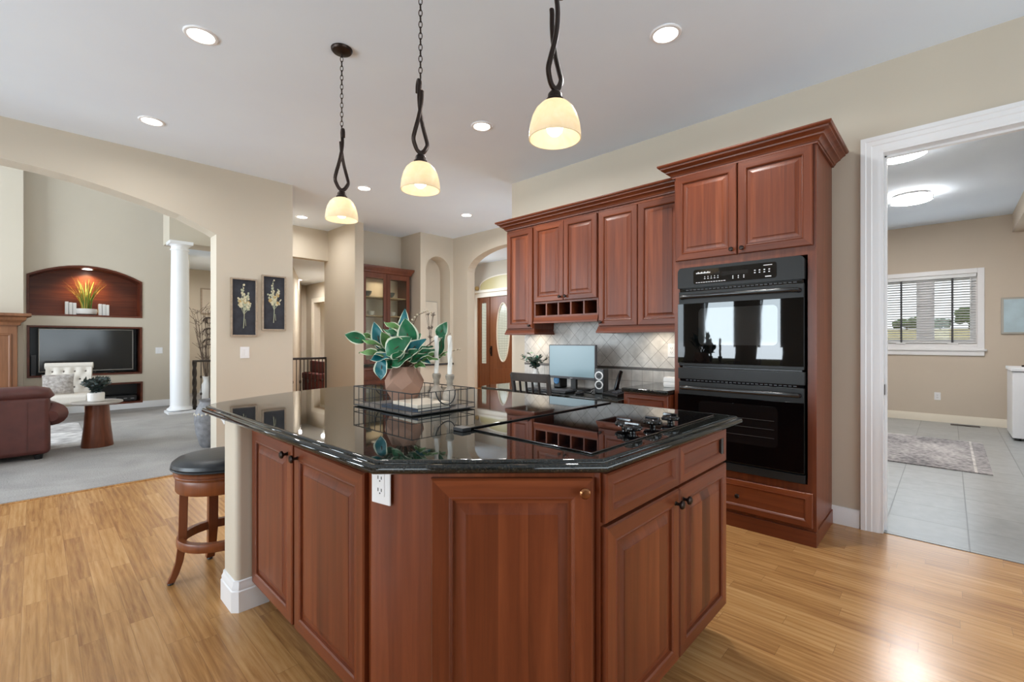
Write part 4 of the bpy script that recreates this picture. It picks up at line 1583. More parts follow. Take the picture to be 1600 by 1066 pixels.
# books
b1 = thing('book', 'navy covered book at the bottom in the wire tray', 'book', (1.255, 1.83, TZ), R(4), 'books in the wire tray')
build('cover', MB().box(-0.10, 0.10, -0.135, 0.135, 0, 0.003).box(-0.10, 0.10, -0.135, 0.135, 0.012, 0.015).box(-0.10, -0.097, -0.135, 0.135, 0.003, 0.012), M['navy'], b1)
build('pages', MB().box(-0.097, 0.096, -0.131, 0.131, 0.003, 0.012), M['paper'], b1)
b2 = thing('book', 'cream covered book lying on top of the navy book in the tray', 'book', (1.265, 1.80, TZ + 0.0152), R(-3), 'books in the wire tray')
build('cover', MB().box(-0.09, 0.09, -0.11, 0.11, 0, 0.003).box(-0.09, 0.09, -0.11, 0.11, 0.012, 0.015).box(-0.09, -0.087, -0.11, 0.11, 0.003, 0.012), M['cream_cloth'], b2)
build('pages', MB().box(-0.087, 0.086, -0.107, 0.107, 0.003, 0.012), M['paper'], b2)

# candlesticks
def candlestick(x, y, label, lc, hs):
    c = thing('candlestick', label, 'candlestick', (x, y, TZ), 0, 'stoneware candlesticks in the tray')
    build('base', MB().lathe([(0.022, 0), (0.030, 0.006), (0.036, 0.03), (0.035, 0.055), (0.026, 0.075), (0.016, 0.085), (0.013, 0.095)], 20), M['clay'], c)
    build('socket', MB().lathe([(0.013, 0.095), (0.016, 0.105), (0.014, 0.118), (0.020, 0.13), (0.022, 0.145), (0.018, 0.152), (0.012, 0.152)], 18), M['clay_dark'], c)
    k = thing('candle', lc, 'candle', (x, y, TZ + 0.1522), 0, 'twisted taper candles')
    v, f = [], []
    nz, na = 40, 16
    for i in range(nz + 1):
        z = hs * i / nz
        for a in range(na):
            w = 2 * PI * a / na
            r_ = 0.0105 + 0.0016 * math.cos(3 * (w - 26 * z))
            if i >= nz - 1:
                r_ *= (0.85 if i == nz - 1 else 0.45)
            v.append((r_ * math.cos(w), r_ * math.sin(w), z))
    for i in range(nz):
        for a in range(na):
            f.append((i * na + a, i * na + (a + 1) % na, (i + 1) * na + (a + 1) % na, (i + 1) * na + a))
    f.append(tuple(range(na))[::-1])
    f.append(tuple(nz * na + a for a in range(na)))
    build('wax', MB().add(v, f), M['wax'], k)
    build('wick', MB().tube([(0, 0, hs - 0.002), (0.001, 0, hs + 0.006), (0.004, 0, hs + 0.011)], 0.001, 5), M['slot'], k)


candlestick(1.40, 1.865, 'left stoneware candlestick, half hidden behind the other', 'white twisted candle nearer the potted plant', 0.19)
candlestick(1.405, 1.765, 'right stoneware candlestick at the front of the pair', 'white twisted candle further from the potted plant', 0.19)

# potted hosta
PX, PY = 1.30, 2.0
pot = thing('potted_plant', 'faceted clay pot of big variegated hosta leaves in the tray', 'plant', (PX, PY, TZ), 0)
fv = []
n = 6
for (r_, z, o_) in [(0.055, 0, 0), (0.098, 0.075, 0.5), (0.098, 0.115, 0.0), (0.066, 0.185, 0.5)]:
    for k in range(n):
        w = 2 * PI * (k + o_) / n + 0.35
        fv.append((r_ * math.cos(w), r_ * math.sin(w), z))
ff = [tuple(range(n))[::-1]]
for k in range(n):
    ff += [(k, (k + 1) % n, n + k), ((k + 1) % n, n + (k + 1) % n, n + k)]
    ff += [(n + k, n + (k + 1) % n, 2 * n + (k + 1) % n), (n + k, 2 * n + (k + 1) % n, 2 * n + k)]
    ff += [(2 * n + k, 2 * n + (k + 1) % n, 3 * n + k), (2 * n + (k + 1) % n, 3 * n + (k + 1) % n, 3 * n + k)]
rim = [(0.058 * math.cos(2 * PI * (k + 0.5) / n + 0.35), 0.058 * math.sin(2 * PI * (k + 0.5) / n + 0.35), 0.185) for k in range(n)]
low = [(p[0], p[1], 0.165) for p in rim]
fv += rim + low
for k in range(n):
    ff += [(3 * n + k, 3 * n + (k + 1) % n, 4 * n + (k + 1) % n, 4 * n + k), (4 * n + k, 4 * n + (k + 1) % n, 5 * n + (k + 1) % n, 5 * n + k)]
ff.append(tuple(5 * n + k for k in range(n)))
build('pot', MB().add(fv, ff), M['pot_terra'], pot, smooth=False)

FW = Vector((0.7226, 0.6912, 0))
RT = Vector((0.6912, -0.7226, 0))
UP = Vector((0, 0, 1))


def leaf(mb, base, tip, width, face, mat, fold=0.25, curl=0.15, edge=3, n=8):
    """pointed oval leaf from base to tip; face = direction its upper side looks"""
    base, tip = Vector(base), Vector(tip)
    ax = tip - base
    L_ = ax.length
    a = ax.normalized()
    nrm = (Vector(face) - a * Vector(face).dot(a)).normalized()
    sd = a.cross(nrm)
    cols = [-1.0, -0.82, -0.4, 0.0, 0.4, 0.82, 1.0]
    v, f, m_ = [], [], []
    for i in range(n + 1):
        t = i / n
        wdt = width * 0.5 * (math.sin(PI * min(1, t ** 0.78)) ** 0.85 if 0 < t < 1 else 0.0)
        for c in cols:
            p = base + a * (L_ * t) + sd * (wdt * c) + nrm * (fold * wdt * abs(c) - curl * L_ * (t - 0.35) ** 2 + 0.006 * math.sin(9 * t + 2 * c))
            v.append(p)
    k = len(cols)
    for i in range(n):
        for j in range(k - 1):
            mt = edge if (j in (0, k - 2)) else mat
            f.append(((i * k + j, i * k + j + 1, (i + 1) * k + j + 1, (i + 1) * k + j), mt))
    b = len(mb.v)
    mb.v += [tuple(p) for p in v]
    for q, mt in f:
        mb.f.append([b + x for x in q])
        mb.m.append(mt)


def pl(u, v, d):
    """plant-local point: measured offsets across / up from the pot centre, d metres towards the camera"""
    D = 2.322 - d
    s_ = (u - 800) / 714 * D
    z = 1.25 + (533 - v) / 714 * D
    p = FW * D + RT * s_
    return Vector((p.x - PX, p.y - PY, z - TZ))


lf, sm = MB(), MB()
# (base u v d) (tip u v d) width facing(r,u,toward) mat
LV = [
    ((632, 548, 0.00), (631, 482, -0.03), 0.075, (-0.2, 0.2, 1), 1),
    ((640, 545, 0.03), (633, 497, 0.05), 0.095, (0.2, 0.3, 1), 0),
    ((640, 533, 0.05), (598, 513, 0.06), 0.058, (0.1, 1, 0.5), 0),
    ((632, 522, 0.02), (600, 502, 0.00), 0.055, (0.1, 1, 0.5), 2),
    ((603, 556, 0.10), (642, 526, 0.08), 0.100, (0.0, 0.5, 1), 0),
    ((634, 553, 0.06), (665, 529, 0.05), 0.062, (0.1, 0.6, 0.9), 1),
    ((596, 548, 0.00), (584, 502, -0.02), 0.060, (0.2, 0.1, 1), 1),
    ((612, 548, 0.02), (596, 518, 0.04), 0.060, (0.2, 0.4, 1), 2),
    ((572, 533, 0.00), (538, 522, 0.02), 0.060, (0.0, 0.3, 1), 0),
    ((588, 532, -0.03), (562, 521, -0.03), 0.040, (0.0, 0.8, 0.6), 2),
    ((606, 556, 0.07), (561, 549, 0.11), 0.062, (0.1, 1, 0.5), 2),
    ((604, 546, 0.03), (566, 530, 0.03), 0.045, (0.1, 1, 0.4), 2),
    ((612, 556, 0.08), (578, 562, 0.13), 0.07, (-0.2, 0.8, 0.7), 1),
    ((598, 560, 0.09), (594, 594, 0.10), 0.070, (-0.3, 0.1, 1), 1),
    ((610, 572, 0.09), (645, 552, 0.10), 0.070, (0, 0.7, 0.8), 0),
    ((640, 566, 0.07), (668, 552, 0.08), 0.045, (0, 0.7, 0.7), 0),
    ((640, 556, 0.05), (660, 541, 0.06), 0.050, (0.2, 0.6, 0.7), 0),
    ((650, 556, 0.04), (682, 545, 0.03), 0.042, (0.2, 0.7, 0.7), 0),
    ((654, 564, 0.03), (684, 560, 0.05), 0.042, (0.0, 0.8, 0.7), 2),
    ((652, 552, 0.00), (676, 540, 0.00), 0.045, (0.0, 0.8, 0.7), 0),
    ((660, 560, -0.02), (696, 553, -0.04), 0.045, (0.0, 0.8, 0.7), 2),
    ((684, 528, -0.02), (698, 503, -0.02), 0.058, (0.1, 0.2, 1), 0),
    ((686, 556, -0.02), (694, 522, -0.01), 0.040, (-0.3, 0.2, 1), 0),
    ((676, 562, -0.02), (704, 547, -0.03), 0.035, (0, 0.8, 0.6), 2),
    ((620, 566, 0.06), (600, 574, 0.10), 0.06, (0, 0.6, 0.8), 0),
    ((648, 570, 0.05), (664, 572, 0.09), 0.04, (0, 0.6, 0.8), 2),
    ((626, 560, -0.04), (606, 530, -0.09), 0.07, (0.3, 0.5, 0.8), 0),
    ((640, 556, -0.05), (656, 520, -0.10), 0.07, (-0.3, 0.5, 0.8), 0),
    ((636, 562, 0.08), (652, 546, 0.12), 0.06, (0, 0.7, 0.8), 0),
    ((624, 562, 0.10), (622, 548, 0.14), 0.07, (0, 0.8, 0.6), 0),
    ((612, 560, 0.04), (588, 545, 0.06), 0.06, (0, 0.8, 0.6), 0),
    ((648, 560, 0.02), (672, 566, 0.06), 0.05, (0, 0.7, 0.7), 1),
    ((640, 548, 0.00), (648, 512, -0.02), 0.06, (0.2, 0.4, 0.9), 0),
    ((618, 540, -0.02), (610, 508, -0.04), 0.055, (-0.2, 0.4, 0.9), 1),
]
for b_, t_, w_, fc, mt in LV:
    fd_ = RT * fc[0] + UP * fc[1] - FW * fc[2]
    leaf(lf, pl(*b_), pl(*t_), w_ * 1.15, fd_, mt)
    root = Vector((0, 0, 0.17)) + (pl(*b_) - Vector((0, 0, 0.17))) * 0.1
    sm.tube([root, root.lerp(pl(*b_), 0.6) + Vector((0, 0, 0.012)), pl(*b_), pl(*b_).lerp(pl(*t_), 0.5)], 0.0022, 5)
# leafy side stems and beige flower spikes
for pts in ([(632, 565, 0), (600, 545, 0), (575, 532, 0)], [(640, 565, 0), (672, 560, -0.02), (690, 545, -0.02), (688, 520, -0.02)], [(640, 560, -0.02), (640, 520, -0.02), (652, 493, -0.03), (668, 486, -0.03)], [(650, 565, -0.02), (690, 553, -0.03), (718, 546, -0.03)]):
    sm.tube([pl(*p) for p in pts], 0.0016, 5)
build('foliage', lf, [M['leaf_green'], M['leaf_teal'], M['leaf_lime'], M['leaf_edge']], pot, ang=80)
build('stems', sm, M['stem'], pot)
bd = MB()
for (u, v, d) in [(643, 510, -.02), (644, 500, -.02), (648, 496, -.025), (652, 492, -.03), (657, 489, -.03), (662, 487, -.03), (668, 486, -.03), (673, 488, -.03), (706, 548, -.03), (712, 547, -.03), (718, 546, -.03), (640, 518, -.02)]:
    bd.ball(pl(u, v, d), 0.006, 8, 6, 0.9)
build('flower_spikes', bd, M['bud'], pot)

# ---------------------------------------------------------------- pendants
def pendant(x, y, rz, label, turn=1):
    t = thing('pendant_light', label, 'pendant light', (x, y, H), rz, 'pendants over the island')
    zt = 2.0 - H      # shade rim
    build('canopy', MB().lathe([(0.002, -0.028), (0.02, -0.026), (0.055, -0.018), (0.062, -0.010), (0.064, -0.001)], 28), M['bronze'], t)
    zl = zt + 0.555   # top of the iron loop
    ch_ = MB()
    ll = 0.036
    n_ = int((-0.02 - zl) / (ll * 0.76))
    stp = (-0.02 - zl) / n_
    for i in range(n_):
        zc = zl + stp * (i + 0.5)
        pts = []
        for k in range(12):
            w = 2 * PI * k / 12
            a_ = 0.0085 * math.cos(w)
            q = (ll / 2) * math.sin(w)
            pts.append((a_, 0, zc + q) if i % 2 else (0, a_, zc + q))
        ch_.tube(pts, 0.0022, 6, closed=True)
    build('chain', ch_, M['bronze'], t)
    lo = MB()
    z0 = zt + 0.185
    def smooth_path(c, k=4):
        c = [Vector(p) for p in c]
        out = []
        for i in range(len(c) - 1):
            p0, p1, p2, p3 = c[max(i - 1, 0)], c[i], c[i + 1], c[min(i + 2, len(c) - 1)]
            for j in range(k):
                q = j / k
                out.append(0.5 * ((2 * p1) + (p2 - p0) * q + (2 * p0 - 5 * p1 + 4 * p2 - p3) * q * q + (3 * p1 - p0 - 3 * p2 + p3) * q ** 3))
        out.append(c[-1])
        return out
    def strand(sg, zs):
        out_ = []
        for z in zs:
            r_ = 0.046 * min(1.0, (z / 0.055)) ** 0.6 if z < 0.055 else 0.046 * (1 - 0.66 * min(1, (z - 0.09) / 0.19) ** 1.1 if z > 0.09 else 1.0)
            th_ = R(-8.6 + 303 * z) - rz
            out_.append((turn * sg * r_ * math.cos(th_), turn * sg * r_ * math.sin(th_), z))
        return out_
    A = strand(-1, (0, 0.008, 0.025, 0.055, 0.09, 0.13, 0.17, 0.21, 0.25, 0.29))
    q_ = Vector(A[-1])
    A += [(q_.x * k_, q_.y * k_, z_) for k_, z_ in ((0.7, 0.325), (0.5, 0.352), (0.9, 0.371), (1.6, 0.366), (2.1, 0.345), (2.1, 0.315))]
    B = strand(1, (0, 0.008, 0.025, 0.055, 0.09, 0.13, 0.17, 0.21, 0.25, 0.285, 0.305))
    for c in (A, B):
        lo.tube(smooth_path([(p[0], p[1], p[2] + z0) for p in c]), 0.0115, 8, sx=0.72, sy=1.0)
    build('iron_loop', lo, M['bronze'], t)
    build('socket', MB().lathe([(0.006, zt + 0.19), (0.008, zt + 0.182), (0.018, zt + 0.176), (0.026, zt + 0.165), (0.027, zt + 0.150), (0.033, zt + 0.146), (0.034, zt + 0.132), (0.02, zt + 0.128)][::-1], 22), M['bronze'], t)
    out = [(0.030, 0.137), (0.052, 0.127), (0.071, 0.108), (0.084, 0.082), (0.092, 0.052), (0.096, 0.022), (0.097, 0.0)]
    inn = [(r_ - 0.004, z) for r_, z in out][::-1]
    inn[-1] = (0.026, 0.132)
    build('shade', MB().lathe([(r_, z + zt) for r_, z in out + inn], 40, cap=False), M['shade'], t)
    build('bulb', MB().lathe([(0.012, 0.125), (0.014, 0.10), (0.022, 0.082), (0.030, 0.062), (0.032, 0.045), (0.027, 0.026), (0.015, 0.014), (0.001, 0.011)], 20, (0, 0, zt)), M['bulb'], t)
    l = bpy.data.lights.new('pendant_glow', 'POINT')
    l.energy = 1.6
    l.color = (1, 0.84, 0.62)
    l.shadow_soft_size = 0.034
    lo_ = bpy.data.objects.new('pendant_glow', l)
    COL.objects.link(lo_)
    lo_.location = (x, y, 2.0 + 0.05)
    return t


pendant(1.318, 2.722, R(-44), 'alabaster shade pendant furthest from the camera, with its ceiling canopy in view')
pendant(1.329, 1.902, R(-50), 'alabaster shade pendant hanging in the middle of the three over the island', -1)
pendant(1.336, 1.058, R(30), 'alabaster shade pendant nearest the camera, on a twisted iron loop')

# ---------------------------------------------------------------- recessed cans
def can(x, y, z, label, e=6, name='recessed_light', group='recessed ceiling lights'):
    t = thing(name, label, 'ceiling light', (x, y, z), 0, group)
    build('trim_ring', MB().lathe([(0.066, -0.001), (0.070, -0.008), (0.084, -0.007), (0.090, -0.001)], 32, cap=False), M['white'], t)
    build('lens', MB().lathe([(0.001, -0.004), (0.067, -0.004), (0.067, -0.002)], 32), M['lens'], t)
    area('can_glow', (x, y, z - 0.012), 0.13, e, WARM, (0, 0, -1), spread=165, shape='DISK')
    return t


can(0.682, 3.199, H, 'recessed light nearest the top left corner of the ceiling')
can(0.667, 4.738, H, 'recessed light close to the wall above the living room arch')
can(2.571, 1.207, H, 'recessed light in front of the oven tower', 16)
can(2.604, 2.842, H, 'recessed light in front of the desk upper cabinets', 22)
can(2.698, 5.002, H, 'recessed light behind the furthest pendant shade', 4)
can(4.289, 5.006, H, 'recessed light in front of the foyer arch and niche', 12)
can(2.698, 6.816, H, 'recessed light in front of the hall opening', 9)
can(3.92, 10.1, 2.57, 'recessed light in the low hall ceiling beyond the opening', 20)
area('fill_foyer_top', (6.8, 6.6, 3.2), 0.4, 45, WARM, (0, 0, -1), spread=170, shape='DISK')  # added overhead fill for the foyer, no lamp hangs here
area('fill_stair', (2.7, 11.4, 2.9), 0.3, 22, WARM, (0, 0, -1), spread=170, shape='DISK')  # unseen fill added to brighten the stairwell
area('fill_hall', (4.15, 9.0, 2.5), 0.4, 26, WARM, (0, 0, -1), spread=175, shape='DISK')  # fill added to even out the hall, not a lamp
area('fill_study', (5.3, 11.5, 2.5), 0.3, 50, WARM, (0, 0, -1), spread=170, shape='DISK')  # added light for the room beyond the hall, without a fixture

# laundry flush lights
for (x, lb) in ((5.6, 'round flush ceiling light nearer the laundry doorway, cut by the casing'), (7.5, 'round flush ceiling light deeper in the laundry room')):
    t = thing('flush_ceiling_light', lb, 'ceiling light', (x, 0.34, H), 0, 'laundry ceiling lights')
    build('pan', MB().lathe([(0.17, -0.03), (0.185, -0.02), (0.19, 0.0)], 36), M['chrome'], t)
    build('diffuser', MB().lathe([(0.001, -0.105), (0.12, -0.10), (0.185, -0.088), (0.195, -0.075), (0.19, -0.028), (0.0, -0.027)], 40), M['diffuser'], t)
    bnd = MB()
    for k in range(2):
        pts = []
        for i in range(72):
            w = 2 * PI * i / 72
            pts.append((0.200 * math.cos(w), 0.200 * math.sin(w), -0.055 + 0.026 * math.sin(6 * w + k * PI)))
        bnd.tube(pts, 0.005, 6, closed=True)
    for z in (-0.085, -0.026):
        bnd.tube([(0.200 * math.cos(2 * PI * i / 48), 0.200 * math.sin(2 * PI * i / 48), z) for i in range(48)], 0.004, 6, closed=True)
    build('metal_band', bnd, M['chrome'], t)
    area('flush_glow', (x, 0.34, H - 0.12), 0.36, 24, (1, 0.97, 0.93), (0, 0, -1), spread=180, shape='DISK')

# ---------------------------------------------------------------- stool
st = thing('bar_stool', 'round black leather bar stool with curved wooden legs at the island end', 'stool', (0.705, 2.842, 0))
build('cushion', MB().lathe([(0.195, 0.585), (0.222, 0.592), (0.229, 0.606), (0.225, 0.622), (0.204, 0.638), (0.15, 0.648), (0.06, 0.652), (0.001, 0.653)], 40), M['leather_black'], st)
build('piping', MB().tube([(0.226 * math.cos(2 * PI * i / 48), 0.226 * math.sin(2 * PI * i / 48), 0.594) for i in range(48)], 0.005, 6, closed=True), M['leather_black'], st)
build('seat_ring', MB().lathe([(0.19, 0.545), (0.212, 0.547), (0.216, 0.556), (0.213, 0.562), (0.218, 0.566), (0.218, 0.578), (0.210, 0.588), (0.16, 0.588)], 40), M['stool_wood'], st)
build('apron', MB().lathe([(0.17, 0.475), (0.205, 0.475), (0.209, 0.482), (0.209, 0.535), (0.205, 0.545), (0.17, 0.545)], 40), M['stool_wood'], st)
for a in (169, 92, -11, -88):
    w = R(a)
    l = MB()
    c, s_ = math.cos(w), math.sin(w)
    path = [(0.168, 0.52), (0.172, 0.42), (0.174, 0.30), (0.178, 0.20), (0.190, 0.11), (0.208, 0.05), (0.226, 0.012)]
    v, f = [], []
    for (r_, z) in path:
        q = 0.024 if z > 0.15 else 0.021
        for (dr_, dt) in ((-q * 0.8, -q), (q * 0.8, -q), (q * 0.8, q), (-q * 0.8, q)):
            v.append(((r_ + dr_) * c - dt * s_, (r_ + dr_) * s_ + dt * c, z))
    k = len(path)
    for i in range(k - 1):
        for j in range(4):
            f.append((i * 4 + j, i * 4 + (j + 1) % 4, (i + 1) * 4 + (j + 1) % 4, (i + 1) * 4 + j))
    f += [(3, 2, 1, 0), tuple((k - 1) * 4 + j for j in range(4))]
    l.add(v, f)
    lg = build('leg', l, M['stool_wood'], st, bevel=0.004)
    build('glide', MB().lathe([(0.013, 0.0), (0.015, 0.004), (0.012, 0.013)], 12, (0.226 * c, 0.226 * s_, 0)), M['black'], lg)
build('foot_ring', MB().lathe([(0.172, 0.19), (0.200, 0.19), (0.204, 0.196), (0.204, 0.228), (0.200, 0.234), (0.172, 0.234), (0.170, 0.21), (0.172, 0.19)], 48, cap=False), M['stool_wood'], st)

# ================================================================== arch wall pictures
def botanical(x0, x1, z0, z1, label, seed):
    t = thing('botanical_picture', label, 'picture', ((x0 + x1) / 2, 5.51, z0), 0, 'botanical pictures by the arch')
    w, h = x1 - x0, z1 - z0
    fr = MB()
    e = 0.016
    fr.box(-w / 2, w / 2, -0.032, 0, 0, e).box(-w / 2, w / 2, -0.032, 0, h - e, h).box(-w / 2, -w / 2 + e, -0.032, 0, e, h - e).box(w / 2 - e, w / 2, -0.032, 0, e, h - e)
    build('frame', fr, M['frame_wood'], t, bevel=0.002)
    cv = build('canvas', MB().box(-w / 2 + e, w / 2 - e, -0.016, -0.002, e, h - e), M['canvas'], t)
    rg = random.Random(seed)
    fl = MB()
    y = -0.0165
    def blob(x, z, r_, m_, st_=1.3):
        k = 7
        a0 = rg.uniform(0, 6)
        fl.add([(x + r_ * math.cos(a0 + 2 * PI * i / k) * rg.uniform(0.7, 1.1), y - rg.uniform(0, 0.0012), z + st_ * r_ * math.sin(a0 + 2 * PI * i / k) * rg.uniform(0.7, 1.1)) for i in range(k)], [tuple(range(k))], m_)
    cx = 0.0
    fl.tube([(cx - 0.005, y, h * 0.14), (cx, y, h * 0.26), (cx + 0.004, y, h * 0.42)], 0.0035, 4, 2)
    fl.tube([(cx + 0.018, y, h * 0.18), (cx + 0.012, y, h * 0.30)], 0.002, 4, 2)
    for (dx, zt_) in ((-0.055, 0.66), (-0.025, 0.80), (0.0, 0.72), (0.03, 0.70), (0.05, 0.76), (0.068, 0.56), (-0.01, 0.90)):
        fl.tube([(cx, y, h * 0.38), (cx + dx * 0.6, y, h * (0.38 + (zt_ - 0.38) * 0.5)), (cx + dx, y, h * zt_)], 0.002, 4, 2)
        for i in range(6):
            q = 0.45 + 0.55 * i / 5
            blob(cx + dx * q + rg.uniform(-0.012, 0.012), h * (0.38 + (zt_ - 0.38) * q) + rg.uniform(-0.01, 0.01), rg.uniform(0.007, 0.013), 0 if rg.random() < 0.6 else 2)
    for i in range(22):
        a = rg.uniform(0, 2 * PI)
        r_ = rg.uniform(0, 0.055)
        blob(cx + r_ * math.cos(a), h * 0.58 + r_ * 1.3 * math.sin(a), rg.uniform(0.012, 0.022), rg.choice((0, 0, 1, 2)), 1.1)
    build('painted_flowers', fl, [M['petal_a'], M['petal_b'], M['petal_c']], cv, smooth=False)
    return t


botanical(1.435, 1.69, 1.30, 1.925, 'left, lower dark flower picture nearer the living room arch', 5)
botanical(1.74, 1.992, 1.368, 1.985, 'right, higher dark flower picture nearer the hall opening', 11)

# ================================================================== living room
# built-in niche linings
nw = MB()
def lining(mb, poly, y0, y1, t, proud=0.012):
    n = len(poly)
    ins = inset(poly, t)
    v = [(p[0], y0 - proud, p[1]) for p in poly] + [(p[0], y0 - proud, p[1]) for p in ins] + [(p[0], y1, p[1]) for p in ins] + [(p[0], y1, p[1]) for p in poly]
    f = []
    for i in range(n):
        j = (i + 1) % n
        f += [(i, j, n + j, n + i), (n + i, n + j, 2 * n + j, 2 * n + i), (2 * n + i, 2 * n + j, 3 * n + j, 3 * n + i), (3 * n + i, 3 * n + j, j, i)]
    mb.add(v, f)


n1 = thing('display_niche', 'arched wood lined niche above the television', 'niche', (0.65, TVY, 1.676))
mb = MB()
lining(mb, [(p[0] * 1.0 + (0.001 if p[0] < 0.65 else -0.001), p[1]) for p in niche], TVY, 11.25, 0.03)
build('lining', mb, M['niche_wood'], n1, world=True, smooth=False)
build('back_panel', MB().slab(niche, [], 11.25, 11.27, WY), M['niche_wood'], n1, world=True, smooth=False)
n2 = thing('television_niche', 'dark wood lined niche holding the television', 'niche', (0.65, TVY, 0.645))
mb = MB()
lining(mb, rect(-0.084, 1.385, 0.646, 1.507), TVY, 11.3, 0.03)
build('lining', mb, M['niche_wood'], n2, world=True, smooth=False)
build('back_panel', MB().box(-0.08, 1.38, 11.3, 11.32, 0.65, 1.5), M['black'], n2, world=True, smooth=False)
n3 = thing('equipment_niche', 'low wood framed niche holding the media player', 'niche', (1.0, TVY, 0.108))
mb = MB()
lining(mb, rect(0.621, 1.394, 0.109, 0.497), TVY, 11.3, 0.03)
build('lining', mb, M['niche_wood'], n3, world=True, smooth=False)
build('back_panel', MB().box(0.625, 1.39, 11.3, 11.32, 0.112, 0.495), M['black'], n3, world=True, smooth=False)
tv = thing('television', 'wide flat black television standing in the wall niche', 'television', (0.66, 11.0, 0.677))
build('bezel', MB().box(-0.615, 0.615, -0.02, 0.04, 0.045, 0.785), M['silver'], tv, bevel=0.006)
build('screen', MB().box(-0.60, 0.60, -0.024, -0.018, 0.06, 0.77), M['screen_tv'], tv)
build('foot', MB().box(-0.35, 0.35, -0.06, 0.12, 0, 0.02).box(-0.1, 0.1, 0.0, 0.04, 0.015, 0.06), M['black_gloss'], tv, bevel=0.004)
sp = thing('television_speaker', 'narrow dark speaker standing left of the television in its niche', 'speaker', (-0.01, 10.98, 0.677))
build('cabinet', MB().box(-0.03, 0.03, -0.04, 0.06, 0, 0.34), M['grey_plastic'], sp, bevel=0.004)
build('grille', MB().box(-0.025, 0.025, -0.043, -0.039, 0.02, 0.32), M['black'], sp)
md = thing('media_player', 'black media player in the low wall niche', 'media player', (1.08, 11.05, 0.14))
build('case', MB().box(-0.24, 0.24, -0.12, 0.15, 0.008, 0.11), M['black'], md, bevel=0.005)
build('front_controls', MB().box(0.05, 0.10, -0.124, -0.119, 0.05, 0.065).box(0.15, 0.2, -0.124, -0.119, 0.045, 0.06).box(-0.2, -0.05, -0.124, -0.119, 0.07, 0.08), M['chrome'], md)
build('feet', MB().box(-0.2, -0.16, -0.08, 0.1, 0, 0.01).box(0.16, 0.2, -0.08, 0.1, 0, 0.01), M['black_gloss'], md)
# niche grass and white books
gp = thing('potted_grass', 'tall green and yellow grass in a white bowl in the arched niche', 'plant', (0.63, 11.03, 1.7065))
build('bowl', MB().lathe([(0.10, 0), (0.145, 0.02), (0.155, 0.07), (0.150, 0.11), (0.142, 0.11), (0.14, 0.09), (0.001, 0.09)], 28), M['pot_white'], gp)
rg = random.Random(2)
gb = MB()
for i in range(95):
    a = rg.uniform(0, 2 * PI)
    b_ = rg.uniform(0, 0.08)
    h_ = rg.uniform(0.36, 0.64)
    ln = rg.uniform(0.03, 0.27)
    sd = Vector((math.cos(a), math.sin(a), 0))
    pr = Vector((-math.sin(a), math.cos(a), 0)) * 0.007
    v = []
    for k in range(5):
        q = k / 4
        c = sd * (b_ + ln * q ** 1.8) + Vector((0, 0, 0.09 + h_ * q * (1.06 - 0.16 * q)))
        if abs(c.y) > 0.17:
            c.y = 0.17 * (1 if c.y > 0 else -1)
        w = pr * (1 - q * 0.9)
        v += [c - w, c + w]
    gb.add(v, [(2 * k, 2 * k + 1, 2 * k + 3, 2 * k + 2) for k in range(4)], 0 if rg.random() < 0.62 else 1)
build('blades', gb, [M['grass_a'], M['grass_b']], gp, smooth=False)
pl_ = [(-0.52 + 0.65 + 0.13, 0), ]
for i, (x, h_, lb) in enumerate([(0.385, 0.27, 'outermost white book left of the niche grass'), (0.435, 0.255, 'middle white book left of the niche grass'), (0.483, 0.25, 'white book left of the niche grass, nearest its bowl'),
                                 (0.815, 0.25, 'white book right of the niche grass, nearest its bowl'), (0.865, 0.245, 'middle white book right of the niche grass'), (0.912, 0.235, 'outermost white book right of the niche grass')]):
    b = thing('book', lb, 'book', (x, 11.03, 1.7065), 0, 'white books in the arched niche')
    build('cover', MB().box(-0.022, 0.022, -0.08, 0.08, 0, h_ * 0.82), M['pot_white'], b, bevel=0.003)
    build('pages', MB().box(-0.018, 0.018, -0.076, 0.081, 0.004, h_ * 0.82 + 0.0005), M['paper'], b)
nl = can(0.65, 11.05, 2.525, 'small light in the crown of the arched niche', 0.5, 'niche_light', 'niche lights')
area('niche_glow', (0.65, 11.05, 2.50), 0.06, 6, (1, 0.70, 0.36), (0, 0.25, -1), spread=120)

# fireplace surround
fp = thing('fireplace_surround', 'golden wood fireplace mantel at the left edge', 'fireplace', (-1.3, 10.6, 0.012))
mt_ = [(0, 1.48), (0.02, 1.48), (0.03, 1.52), (0.08, 1.56), (0.09, 1.60), (0.14, 1.62), (0.14, 1.66), (0, 1.66)]
build('mantel_shelf', MB().sweep(mt_, [(-1.3, 0), (-1.3, -0.3), (1.13, -0.3), (1.13, 0)]).box(-1.3, 1.13, -0.3, -0.002, 1.47, 1.655), M['mantel_wood'], fp)
for x in (-1.28, 0.70):
    pz = build('pilaster', MB().box(x, x + 0.42, -0.27, -0.002, 0.0, 1.48), M['mantel_wood'], fp, bevel=0.004)
    build('panel', panel_mesh(0.30, 1.15, 0.03, False, 0.012), M['mantel_wood'], pz, (x + 0.06, -0.27, 0.2))
build('frieze', MB().box(-0.86, 0.70, -0.24, -0.002, 1.1, 1.48), M['mantel_wood'], fp)
build('firebox', MB().box(-0.86, 0.70, -0.05, -0.002, 0.0, 1.1), M['black'], fp)

